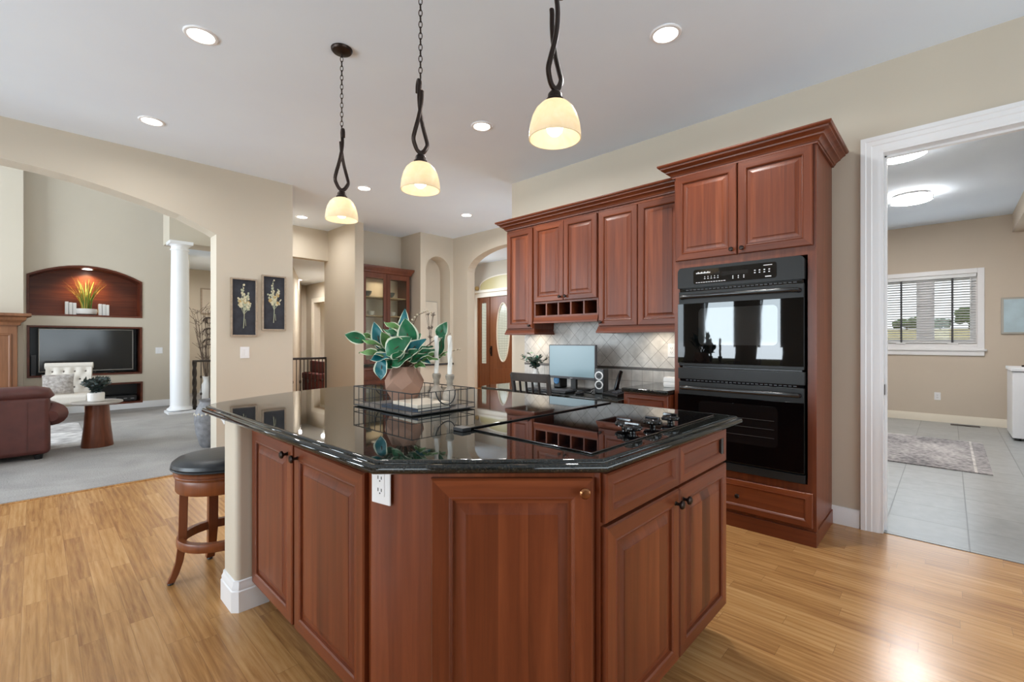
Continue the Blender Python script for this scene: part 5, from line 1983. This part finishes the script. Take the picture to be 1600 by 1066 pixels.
# column
co = struct('column', MB().lathe([(0.138, 0.10), (0.140, 1.1), (0.132, 2.0), (0.122, 2.78), (0.124, 2.80)], 40, (1.74, 9.62, 0.012)), M['white'])
build('base', MB().box(1.74 - 0.19, 1.74 + 0.19, 9.62 - 0.19, 9.62 + 0.19, 0.0, 0.05).lathe([(0.182, 0.05), (0.188, 0.065), (0.178, 0.085), (0.156, 0.092), (0.152, 0.105), (0.138, 0.12)], 40, (1.74, 9.62, 0.012)), M['white'], co, world=True)
build('capital', MB().lathe([(0.124, 2.79), (0.138, 2.80), (0.138, 2.815), (0.124, 2.82), (0.124, 2.86), (0.142, 2.885), (0.155, 2.895)], 40, (1.74, 9.62, 0.012)).box(1.74 - 0.165, 1.74 + 0.165, 9.62 - 0.165, 9.62 + 0.165, 2.905, 2.957), M['white'], co, world=True)

# railings
def railing(name, label, x0, x1, y, h, n, z0=0.0, newel=True, group='iron railings'):
    t = thing(name, label, 'railing', ((x0 + x1) / 2, y, z0), 0, group)
    w = x1 - x0
    build('top_rail', MB().box(-w / 2, w / 2, -0.025, 0.025, h - 0.035, h), M['iron'], t, bevel=0.008)
    build('bottom_rail', MB().box(-w / 2, w / 2, -0.012, 0.012, 0.07, 0.09), M['iron'], t)
    if newel:
        nb = MB()
        v, f = [], []
        k = 28
        for i in range(k + 1):
            z = (h - 0.03) * i / k
            for j in range(4):
                a = PI / 2 * j + z * 9
                v.append((-w / 2 + 0.03 + 0.035 * math.cos(a), 0.035 * math.sin(a), z))
        for i in range(k):
            for j in range(4):
                f.append((i * 4 + j, i * 4 + (j + 1) % 4, (i + 1) * 4 + (j + 1) % 4, (i + 1) * 4 + j))
        nb.add(v, f)
        build('newel_post', nb, M['iron'], t, ang=20)
    else:
        for s_ in (-1, 1):
            build('end_post', MB().box(s_ * w / 2 - 0.012, s_ * w / 2 + 0.012, -0.012, 0.012, 0, h - 0.03), M['iron'], t)
    for i in range(n):
        x = -w / 2 + w * (i + 1) / (n + 1)
        b = MB()
        b.tube([(x, 0, 0.085), (x, 0, h - 0.03)], 0.007, 6)
        if i % 2 == 0:
            for z in (0.30, 0.60):
                b.ball((x, 0, z), 0.017, 8, 6, 1.8)
        build('baluster', b, M['iron'], t)
    return t


railing('stair_railing', 'iron stair railing with a twisted newel behind the white column', 1.92, 2.30, 9.60, 0.90, 2, 0.012)
railing('hall_railing', 'iron balustrade across the hall opening', 2.63, 3.345, 7.47, 0.985, 11, 0.0, False)

# branch vase behind the railing
bv = thing('branch_vase', 'white floor vase of bare branches behind the stair railing', 'vase', (2.36, 10.6, 0.012))
build('vase', MB().lathe([(0.07, 0), (0.10, 0.05), (0.12, 0.22), (0.10, 0.36), (0.06, 0.44), (0.07, 0.52), (0.085, 0.54), (0.07, 0.535), (0.05, 0.45)], 24), M['pot_white'], bv)
rg = random.Random(6)
br = MB()
for i in range(9):
    a = rg.uniform(0, 2 * PI)
    s_ = rg.uniform(0.05, 0.24)
    p0 = Vector((0, 0, 0.4))
    pts = [p0]
    for k in range(1, 7):
        q = k / 6
        pts.append(Vector((-0.05 * q + math.cos(a) * s_ * q + rg.uniform(-.02, .02), math.sin(a) * s_ * q + rg.uniform(-.02, .02), 0.4 + 1.45 * q * rg.uniform(0.92, 1.0))))
    br.tube(pts, [0.011 - 0.0014 * k for k in range(7)], 5)
    for k in range(2, 7):
        for j in range(2):
            d = Vector((rg.uniform(-1, 1), rg.uniform(-1, 1), rg.uniform(0.4, 1.3))).normalized() * rg.uniform(0.08, 0.2)
            br.tube([pts[k], pts[k] + d * 0.5 + Vector((0, 0, 0.01)), pts[k] + d], 0.0035, 4)
build('branches', br, M['twig'], bv)
# iron wall scroll
ws = thing('wall_scroll', 'curled dark iron wall ornament above the stair railing', 'wall decor', (2.93, 12.985, 1.1))
sc_ = MB()
for zc in (0.1, 0.36, 0.62, 0.88):
    for s_ in (-1, 1):
        sc_.tube([(s_ * (0.14 - 0.012 * i) * math.cos(i * 0.5) * 0.9 * (1 if i else 1), 0, zc + (0.13 - 0.010 * i) * math.sin(i * 0.5)) for i in range(10)], 0.014, 6)
build('scrollwork', sc_, M['iron'], ws)
pf = thing('wall_picture', 'tall pale framed panel high on the stairwell wall', 'picture', (2.98, 12.99, 1.9))
build('frame', MB().box(-0.22, 0.22, -0.03, 0, 0, 0.62), M['frame_wood'], pf, bevel=0.004)
build('panel', MB().box(-0.19, 0.19, -0.033, -0.028, 0.03, 0.59), M['wall'], pf)

# floor urn beside the jamb
un = thing('floor_urn', 'large grey patterned urn on the carpet by the arch jamb', 'urn', (1.42, 6.28, 0.012))
build('body', MB().lathe([(0.075, 0), (0.095, 0.03), (0.135, 0.18), (0.15, 0.32), (0.14, 0.42), (0.105, 0.50), (0.09, 0.53), (0.11, 0.555), (0.10, 0.55), (0.07, 0.5)], 32), M['urn'], un)
nb = MB()
for i in range(22):
    w = 2 * PI * i / 22
    nb.ball((0.142 * math.cos(w), 0.142 * math.sin(w), 0.385 + 0.012 * (i % 2)), 0.013, 8, 5)
build('carved_band', nb, M['print_paper'], un)

# living rug
struct_rug = thing('area_rug', 'pale patterned rug between sofa and tufted chair', 'rug', (-0.9, 8.4, 0.0125))
build('pile', MB().box(-1.4, 1.36, -1.0, 1.15, 0, 0.005), M['rug_pale'], struct_rug)

# sofa seen from behind
so = thing('sofa', 'burgundy brown leather sofa seen from behind', 'sofa', (-0.85, 7.25, 0.012))
build('back', MB().box(-0.92, 0.97, -0.40, -0.16, 0.05, 0.66), M['leather_brown'], so, bevel=0.05, seg=4)
rb = MB()
rb.tube([(-0.96, -0.30, 0.68), (-0.9, -0.30, 0.69), (0.86, -0.30, 0.69), (0.93, -0.30, 0.675), (0.965, -0.30, 0.63)], [0.07, 0.085, 0.085, 0.08, 0.055], 16, sx=1.35, sy=0.9)
build('top_roll', rb, M['leather_brown'], so)
sk = MB()
for x in (-0.60, 0.10, 0.80):
    sk.tube([(x, -0.402, 0.10), (x, -0.402, 0.60)], 0.004, 5)
build('seams', sk, M['leather_brown'], so)
for s_ in (-1, 1):
    a = MB()
    a.box(s_ * 0.97 - 0.11 * (s_ == 1), s_ * 0.97 + 0.11 * (s_ == -1), -0.2, 0.40, 0.06, 0.44)
    am = build('arm', a, M['leather_brown'], so, bevel=0.03, seg=3)
    q = MB()
    q.tube([(s_ * 0.97, -0.38, 0.44), (s_ * 0.98, -0.30, 0.455), (s_ * 0.96, -0.1, 0.465), (s_ * 0.94, 0.30, 0.45), (s_ * 0.94, 0.40, 0.42)], [0.06, 0.13, 0.12, 0.11, 0.06], 16, sx=1.0, sy=0.95)
    build('arm_pad', q, M['leather_brown'], am)
build('seat_cushion', MB().box(-0.85, -0.003, -0.17, 0.46, 0.26, 0.45), M['leather_brown'], so, bevel=0.05, seg=4)
build('seat_cushion', MB().box(0.003, 0.85, -0.17, 0.46, 0.26, 0.45), M['leather_brown'], so, bevel=0.05, seg=4)
build('frame', MB().box(-0.9, 0.9, -0.30, 0.44, 0.05, 0.27), M['leather_brown'], so)
for x in (-0.88, 0.88):
    for y in (-0.34, 0.40):
        build('foot', MB().lathe([(0.03, 0), (0.038, 0.05)], 14, (x, y, 0)), M['black'], so)

# round side table with cone base
ta = thing('side_table', 'round stone topped side table on a tapered wooden drum', 'table', (0.515, 7.27, 0.012))
build('base', MB().lathe([(0.146, 0), (0.147, 0.01), (0.122, 0.25), (0.106, 0.50)], 40), M['table_wood'], ta)
build('top', MB().lathe([(0.215, 0.50), (0.230, 0.508), (0.234, 0.520), (0.228, 0.528)], 48), M['stone_top'], ta)
gpz = 0.012 + 0.5285


def white_pot(t):
    build('pot', MB().lathe([(0.062, 0), (0.075, 0.012), (0.078, 0.09), (0.074, 0.105), (0.066, 0.105), (0.06, 0.09)], 28), M['pot_white'], t)
    t['top'] = 0.10


sprig_plant('potted_plant', 'bushy grey green plant in a white pot on the round side table', 'plant', (0.50, 7.22, gpz), white_pot, [M['sage'], M['sage'], M['olive']], 90, random.Random(12), 0.26, 0.125, 0.05, per=14)

# tufted chair
tc_ = thing('tufted_chair', 'cream button tufted chair in front of the television', 'chair', (0.36, 10.02, 0.012), R(-8))
bm_ = MB()
nx, nz = 33, 17
btn = []
for r_ in range(3):
    k = 4 if r_ != 1 else 3
    for c in range(k):
        btn.append((-0.225 + 0.15 * c + (0.075 if r_ == 1 else 0), 0.50 + 0.125 * r_))
v, f = [], []
for j in range(nz):
    z = 0.36 + 0.46 * j / (nz - 1)
    for i in range(nx):
        x = -0.31 + 0.62 * i / (nx - 1)
        d = min(math.hypot(x - bx_, z - bz_) for bx_, bz_ in btn)
        y = 0.10 + 0.12 * ((z - 0.36) / 0.46) ** 1.4 + 0.045 * math.exp(-(d / 0.04) ** 1.3) - 0.035
        v.append((x, y, z))
for j in range(nz - 1):
    for i in range(nx - 1):
        f.append((j * nx + i, j * nx + i + 1, (j + 1) * nx + i + 1, (j + 1) * nx + i))
bm_.add(v, f)
fr_ = build('back_front', bm_, M['linen'], tc_, ang=80)
build('backrest', MB().slab([(0.115, 0.34), (0.16, 0.34), (0.29, 0.83), (0.26, 0.86), (0.205, 0.825)], [], -0.315, 0.315, lambda a, b, z: (b, a, z)), M['linen'], tc_, bevel=0.01)
rl = MB()
rl.tube([(-0.33, 0.25, 0.84), (0.33, 0.25, 0.84)], 0.05, 18)
build('top_roll', rl, M['linen'], tc_, bevel=0.008)
bt = MB()
for bx_, bz_ in btn:
    bt.ball((bx_, 0.10 + 0.12 * ((bz_ - 0.36) / 0.46) ** 1.4 - 0.002, bz_), 0.015, 8, 6)
build('buttons', bt, plain('grey_button', srgb(118, 110, 104), 0.7), tc_)
build('seat', MB().box(-0.33, 0.33, -0.42, 0.16, 0.27, 0.42), M['linen'], tc_, bevel=0.05, seg=4)
for s_ in (-1, 1):
    for (y, tp) in ((-0.36, 0), (0.18, 1)):
        l = MB().tube([(s_ * 0.28, y, 0.30), (s_ * 0.29, y + (0.04 if tp else -0.01), 0.0)], [0.025, 0.016], 8)
        build('leg', l, M['chair_leg'], tc_)
tc_.scale = (0.86, 1, 1)
pi = thing('throw_pillow', 'small grey patterned pillow on the tufted chair', 'pillow', (0.25, 9.86, 0.438), R(-4))
v, f = [], []
n = 13
for s_ in (-1, 1):
    for j in range(n):
        for i in range(n):
            x, z = -1 + 2 * i / (n - 1), -1 + 2 * j / (n - 1)
            bl = max(0.0, (1 - x * x) * (1 - z * z)) ** 0.5
            v.append((0.18 * x * (1 - 0.06 * (1 - z * z)), s_ * 0.07 * bl + 0.10 * (z + 1) * 0.5 - 0.02, 0.15 + 0.15 * z * (1 - 0.06 * (1 - x * x))))
for s_ in range(2):
    for j in range(n - 1):
        for i in range(n - 1):
            b0 = s_ * n * n
            f.append((b0 + j * n + i, b0 + j * n + i + 1, b0 + (j + 1) * n + i + 1, b0 + (j + 1) * n + i))
build('cover', MB().add(v, f), M['pillow'], pi, ang=80)

# ================================================================== dining hutch
hu = thing('china_cabinet', 'cherry china cabinet with two glass doors in the dining corner', 'cabinet', (3.50, 6.56, 0), 0)
HW = 0.875
mb = MB()
mb.box(0, HW, 0, 0.35, 0.02, 0.84)
mb.box(0, 0.03, 0.02, 0.35, 0.88, 2.36).box(HW - 0.03, HW, 0.02, 0.35, 0.88, 2.36)
mb.box(0.03, HW - 0.03, 0.02, 0.35, 2.28, 2.36)
build('carcass', mb, M['hutch_wood'], hu)
build('back_panel', MB().box(0.03, HW - 0.03, 0.335, 0.35, 0.88, 2.28), M['hutch_back'], hu)
build('counter', MB().box(-0.004, HW + 0.01, -0.02, 0.35, 0.84, 0.88), M['granite'], hu, bevel=0.006)
build('crown', MB().sweep([(0, 2.33), (0.012, 2.34), (0.02, 2.37), (0.05, 2.41), (0.055, 2.44), (0.0, 2.44)], [(0, 0.0), (HW, 0.0), (HW, 0.35)]).box(0, HW, 0, 0.35, 2.33, 2.438), M['hutch_wood'], hu)
for k in range(2):
    x0 = 0.01 + k * 0.43
    d = MB()
    d.box(x0, x0 + 0.06, 0, 0.02, 0.89, 2.33).box(x0 + 0.365, x0 + 0.425, 0, 0.02, 0.89, 2.33).box(x0 + 0.06, x0 + 0.365, 0, 0.02, 0.89, 0.96).box(x0 + 0.06, x0 + 0.365, 0, 0.02, 2.25, 2.33)
    dd_ = build('glass_door', d, M['hutch_wood'], hu, bevel=0.003)
    build('glass', MB().box(x0 + 0.06, x0 + 0.365, 0.008, 0.012, 0.96, 2.25), M['hutch_glass'], dd_, smooth=False)
    knob(dd_, x0 + (0.40 if k == 0 else 0.03), 1.5, y=0.0, mat='chrome', r=0.012)
    door(hu, x0, 0.12, 0.425, 0.50, (0.39 if k == 0 else 0.035, 0.45), mats=[M['hutch_wood']] * 3)
    dw = door(hu, x0, 0.645, 0.425, 0.18, None, 'drawer', raised=False, st=0.035, mats=[M['hutch_wood']] * 3)
    knob(dw, 0.2125, 0.09)
for z in (1.35, 1.66, 1.96):
    build('shelf', MB().box(0.03, HW - 0.03, 0.05, 0.335, z - 0.018, z), M['shelf_wood'], hu)
area('hutch_glow', (3.93, 6.72, 2.25), 0.25, 1.2, (1, 0.85, 0.65), (0, 0, -1), spread=160)


def dish(kind, x, z, label):
    if kind == 'plate':
        t = thing('plate', label, 'plate', (x, 6.78, z), 0, 'dishes in the china cabinet')
        m_ = MB()
        m_.M = Matrix.Translation((0, 0, 0.105)) @ Matrix.Rotation(R(78), 4, 'X')
        m_.lathe([(0.05, 0), (0.08, 0.004), (0.105, 0.014), (0.105, 0.018), (0.075, 0.010), (0.001, 0.007)], 28)
        build('dish', m_, M['dish_a'], t)
        build('stand', MB().box(-0.04, 0.04, -0.03, 0.03, 0, 0.008), M['black'], t)
    elif kind == 'bowl':
        t = thing('bowl', label, 'bowl', (x, 6.74, z), 0, 'dishes in the china cabinet')
        build('dish', MB().lathe([(0.03, 0), (0.035, 0.008), (0.07, 0.05), (0.08, 0.09), (0.075, 0.09), (0.06, 0.045), (0.001, 0.012)], 24), M['dish_b'], t)
    else:
        t = thing('teacup', label, 'cup', (x, 6.72, z), 0, 'dishes in the china cabinet')
        build('dish', MB().lathe([(0.06, 0), (0.07, 0.008), (0.03, 0.010), (0.04, 0.02), (0.055, 0.07), (0.05, 0.07), (0.03, 0.02)], 22), M['dish_c'], t)
        build('handle', MB().tube([(0.05, 0, 0.06), (0.075, 0, 0.055), (0.078, 0, 0.035), (0.045, 0, 0.028)], 0.005, 6), M['dish_c'], t)
    return t


dish('plate', 4.17, 1.3505, 'brown patterned plate on the lowest shelf of the china cabinet')
dish('teacup', 4.13, 1.6605, 'white teacup on the middle shelf behind the right glass door')
dish('bowl', 4.10, 1.9605, 'slate bowl on the top shelf behind the right glass door')
dish('bowl', 3.68, 1.9605, 'slate bowl on the top shelf behind the left glass door')
dish('teacup', 3.74, 1.6605, 'white teacup on the middle shelf behind the left glass door')
dish('teacup', 3.66, 1.3505, 'white teacup on the lowest shelf behind the left glass door')

# niche art and ledge
struct('trim_7', MB().box(4.50, 5.10, 6.30, 6.615, 0.835, 0.869), M['stone_sill'], bevel=0.004)
na = thing('leaning_print', 'cream botanical print leaning in the arched wall niche', 'picture', (4.785, 6.56, 0.8705), 0)
na.rotation_euler = (R(-3), 0, 0)
build('frame', MB().box(-0.19, 0.19, -0.012, 0.006, 0, 1.08), M['silver'], na, bevel=0.002)
pa = build('paper', MB().box(-0.18, 0.18, -0.0135, -0.011, 0.012, 1.068), M['print_paper'], na)
rg = random.Random(9)
ik = MB()
for i in range(7):
    x0 = rg.uniform(-0.03, 0.03)
    dx = rg.uniform(-0.10, 0.10)
    pts = [(x0 + dx * q ** 1.5, -0.0140, 0.25 + 0.62 * q * rg.uniform(0.9, 1)) for q in (0, 0.3, 0.6, 1.0)]
    ik.tube(pts, 0.003, 4)
    for p in pts[1:]:
        for j in range(4):
            a = rg.uniform(0.3, 2.8)
            e_ = (p[0] + 0.045 * math.cos(a), p[1], p[2] + 0.045 * math.sin(a))
            ik.tube([p, e_], 0.004, 4)
build('drawn_stems', ik, M['ink'], pa)

# ================================================================== foyer: front door
fd_t = MB()
DX = 8.2
def yslab(mb, outer, holes, x0, x1):
    mb.slab(outer, holes, x0, x1, lambda a, b, z: (b, a, z))
    return mb
def ell(cy, cz, ry, rz_, n=32):
    return [(cy + ry * math.cos(2 * PI * i / n), cz + rz_ * math.sin(2 * PI * i / n)) for i in range(n)]
OC = (8.17, 1.47)
d3 = struct('door_1', yslab(MB(), rect(7.69, 8.66, 0.01, 2.40), [ell(*OC, 0.215, 0.735)], DX + 0.02, DX + 0.065), M['door_wood'])
rgm = MB()
n = 40
for i in range(n):
    pass
rgm.tube([(DX + 0.015, OC[0] + 0.222 * math.cos(2 * PI * i / n), OC[1] + 0.745 * math.sin(2 * PI * i / n)) for i in range(n)], 0.016, 8, closed=True)
build('oval_rim', rgm, M['cream_trim'], d3, world=True)
build('oval_glass', yslab(MB(), ell(*OC, 0.215, 0.735), [], DX + 0.03, DX + 0.045), M['leaded'], d3, world=True)
build('lower_panel', yslab(MB(), rect(7.85, 8.50, 0.18, 0.55), [], DX + 0.012, DX + 0.022), M['door_wood'], d3, world=True, bevel=0.006)
hd = MB()
hd.box(DX + 0.008, DX + 0.02, 8.575, 8.625, 0.86, 1.12)
hd.tube([(DX + 0.01, 8.60, 1.08), (DX - 0.03, 8.60, 1.06), (DX - 0.045, 8.60, 1.0), (DX - 0.03, 8.60, 0.93), (DX + 0.01, 8.60, 0.91)], 0.011, 8)
build('door_handle', hd, M['bronze'], d3, world=True)
sl = struct('door_2', yslab(MB(), rect(8.70, 9.08, 0.01, 2.40), [rect(8.80, 8.98, 0.66, 2.25)], DX + 0.02, DX + 0.065), M['door_wood'])
build('sidelight_glass', yslab(MB(), rect(8.80, 8.98, 0.66, 2.25), [], DX + 0.03, DX + 0.045), M['leaded'], sl, world=True)
struct('trim_8', MB().box(DX + 0.0, DX + 0.1, 8.66, 8.70, 0, 2.40).box(DX + 0.0, DX + 0.1, 7.62, 7.69, 0, 2.40).box(DX, DX + 0.1, 9.08, 9.12, 0, 2.40), M['door_wood'])
struct('trim_9', MB().box(DX - 0.03, DX, 9.12, 9.22, 0, 2.52).box(DX - 0.03, DX, 7.2, 9.12, 2.40, 2.52).box(DX - 0.07, DX, 7.2, 9.26, 2.52, 2.58), M['cream_trim'], bevel=0.004)
tz = [(9.0, 2.60), (9.0, 2.68)] + [(8.17 + 0.83 * math.cos(t), 2.68 + 0.24 * math.sin(t)) for t in [PI * i / 20 for i in range(1, 20)]] + [(7.34, 2.68), (7.34, 2.60)]
tw = struct('window_8', MB(), M['cream_trim']) if False else None
wf = MB()
yslab(wf, inset(tz, -0.03), [tz], DX - 0.02, DX - 0.002)
w8 = struct('window_8', wf, M['cream_trim'])
build('amber_glass', yslab(MB(), tz, [], DX - 0.014, DX - 0.004), M['amber_glass'], w8, world=True)
build('rosette', MB().ball((DX - 0.04, 9.10, 2.65), 0.06, 12, 8), M['petal_b'], w8, world=True)

# hall room beyond: picture, switch, red bench
hp = thing('hall_picture', 'small black framed picture in the room beyond the hall', 'picture', (6.2, 14.72, 1.30), RZW)
build('frame', MB().box(-0.36, 0.36, -0.03, 0, 0, 0.42), M['black'], hp, bevel=0.003)
mt2 = build('mat_board', MB().box(-0.32, 0.32, -0.033, -0.029, 0.04, 0.38), M['print_paper'], hp)
build('drawing', MB().box(-0.16, 0.0, -0.0345, -0.032, 0.12, 0.24).prism([(-0.2, -0.0345), (0.2, -0.0345), (0.2, -0.032), (-0.2, -0.032)], 0.08, 0.13), M['ink'], mt2)
plate('light_switch', 'white wall switch under the hall picture', 'switch', (6.2, 15.05, 1.0), RZW, 'switch', w=0.2, h=0.18)
rb_ = thing('red_bench', 'dark red upholstered bench seen through the hall balustrade', 'bench', (4.30, 10.2, 0), 0)
build('seat', MB().box(-0.13, 0.13, -0.5, 0.36, 0.40, 0.55), M['red_uphol'], rb_, bevel=0.03, seg=3)
build('back', MB().box(0.05, 0.13, -0.5, 0.36, 0.55, 0.80), M['red_uphol'], rb_, bevel=0.02)
build('skirt', MB().box(-0.12, 0.12, -0.48, 0.34, 0.06, 0.40), M['red_uphol'], rb_)
for y in (-0.44, 0.30):
    build('leg', MB().box(-0.1, 0.1, y - 0.03, y + 0.03, 0, 0.07), M['black_wood'], rb_)

# ================================================================== laundry
bl = thing('window_blind', 'white slatted blind over the laundry window', 'blind', (9.64, 0.27, 1.215), RZW)
sm_ = MB()
ns = 25
for i in range(ns):
    z = 0.04 + i * 0.0385
    v = [(-0.555, -0.023, z + 0.0065), (0.555, -0.023, z + 0.0065), (0.555, 0.023, z - 0.0065), (-0.555, 0.023, z - 0.0065)]
    v += [(a, b, c + 0.0028) for a, b, c in v]
    sm_.add(v, [(3, 2, 1, 0), (4, 5, 6, 7), (0, 1, 5, 4), (1, 2, 6, 5), (2, 3, 7, 6), (3, 0, 4, 7)])
build('slats', sm_, M['blind'], bl, smooth=False)
build('head_rail', MB().box(-0.56, 0.56, -0.028, 0.028, 0.99, 1.04), M['blind'], bl, bevel=0.003)
build('bottom_rail', MB().box(-0.555, 0.555, -0.024, 0.024, 0.002, 0.018), M['blind'], bl, bevel=0.003)
for x in (-0.285, 0.305):
    build('ladder_tape', MB().box(x - 0.012, x + 0.012, -0.026, -0.0245, 0.01, 0.99), M['tape'], bl)
build('wand', MB().tube([(0.50, -0.034, 0.98), (0.50, -0.034, 0.42)], 0.005, 6), M['plate'], bl)

lp = thing('laundry_picture', 'pale blue picture in a thin silver frame beside the laundry window', 'picture', (9.63, -0.81, 1.35), RZW)
build('frame', MB().box(-0.27, 0.27, -0.025, 0, 0, 0.52), M['silver'], lp, bevel=0.003)
build('print', MB().box(-0.245, 0.245, -0.028, -0.024, 0.025, 0.495), M['pale_blue'], lp)
rgx = thing('laundry_rug', 'mottled grey runner rug on the laundry tile', 'rug', (7.05, 0.6, 0.0045))
build('pile', MB().box(-0.93, 0.90, -0.895, 1.2, 0, 0.009), M['rug_grey'], rgx)
build('border', MB().box(-0.93, 0.90, -0.795, -0.775, 0.0085, 0.0095), M['rug_pale'], rgx)
rv = thing('floor_register', 'dark metal floor vent at the foot of the laundry window wall', 'vent', (9.45, -0.17, 0.0045))
build('plate', MB().box(-0.06, 0.06, -0.155, 0.155, 0, 0.005), M['iron'], rv)
fs = MB()
for i in range(14):
    fs.box(-0.045, 0.045, -0.14 + i * 0.02, -0.13 + i * 0.02, 0.005, 0.006)
build('slots', fs, M['slot'], rv)
wm_ = thing('washer', 'white enamel appliance at the right edge of the laundry', 'washer', (8.45, -0.57, 0.004), 0)
build('body', MB().box(0, 0.72, -0.68, 0, 0.03, 0.86), M['appliance'], wm_, bevel=0.012, seg=3)
build('lid', MB().box(-0.015, 0.73, -0.69, 0.015, 0.865, 0.91), M['appliance'], wm_, bevel=0.01, seg=3)
for x in (0.05, 0.66):
    for y in (-0.63, -0.05):
        build('foot', MB().lathe([(0.03, 0), (0.03, 0.032)], 12, (x, y, 0)), M['black'], wm_)
cd = thing('closet_door', 'white closet door standing open at the right edge of the laundry', 'door', (7.98, -0.655, 0.004), 0)
build('leaf', MB().box(-0.04, 0, -0.9, 0, 0.01, 2.42), M['white'], cd, bevel=0.003)
for z in (0.32, 1.02, 1.62, 2.16):
    build('hinge', MB().box(-0.006, 0.010, -0.012, 0.022, z - 0.06, z + 0.06), M['bronze'], cd, bevel=0.002)
hdl = MB().tube([(-0.045, -0.06, 0.96), (-0.09, -0.06, 0.96), (-0.09, 0.02, 0.96), (-0.09, 0.05, 0.955)], 0.01, 8)
build('door_handle', hdl, M['bronze'], cd)
spz = thing('strike_plate', 'dark strike plate on the laundry door jamb', 'door hardware', (3.88, 0.3078, 0.93), 0)
build('plate', MB().box(-0.025, 0.02, -0.003, 0, -0.035, 0.035), M['bronze'], spz, bevel=0.001)

# ---------------------------------------------------------------- outdoors: trees seen through the windows
rg = random.Random(21)
def bush(x, y, r_, h_, label):
    t = thing('tree', label, 'tree', (x, y, -0.35 + (x - 12.5) / 65.5 * 3.1), 0, 'trees outside')
    build('trunk', MB().tube([(0, 0, 0), (0.05 * r_, 0, h_ * 0.6)], [0.08 * r_, 0.05 * r_], 8), M['stem'], t)
    m_ = MB()
    for i in range(26):
        a = rg.uniform(0, 2 * PI)
        q = rg.uniform(0, 1) ** 0.6
        m_.ball((r_ * 0.75 * q * math.cos(a), r_ * 0.75 * q * math.sin(a), h_ * rg.uniform(0.4, 0.95)), r_ * rg.uniform(0.18, 0.34), 8, 6)
    build('crown', m_, M['bush'], t)


bush(76.0, -1.75, 1.5, 2.3, 'rounded tree seen in the right pane of the laundry window')
bush(77.0, 7.4, 1.4, 1.2, 'low distant shrub on the horizon behind the left pane near the casing')
bush(77.0, 3.9, 1.5, 1.3, 'low distant shrub on the horizon right of the left pane tape')
bush(77.0, 0.8, 1.2, 1.1, 'low distant shrub on the horizon at the left of the right pane')
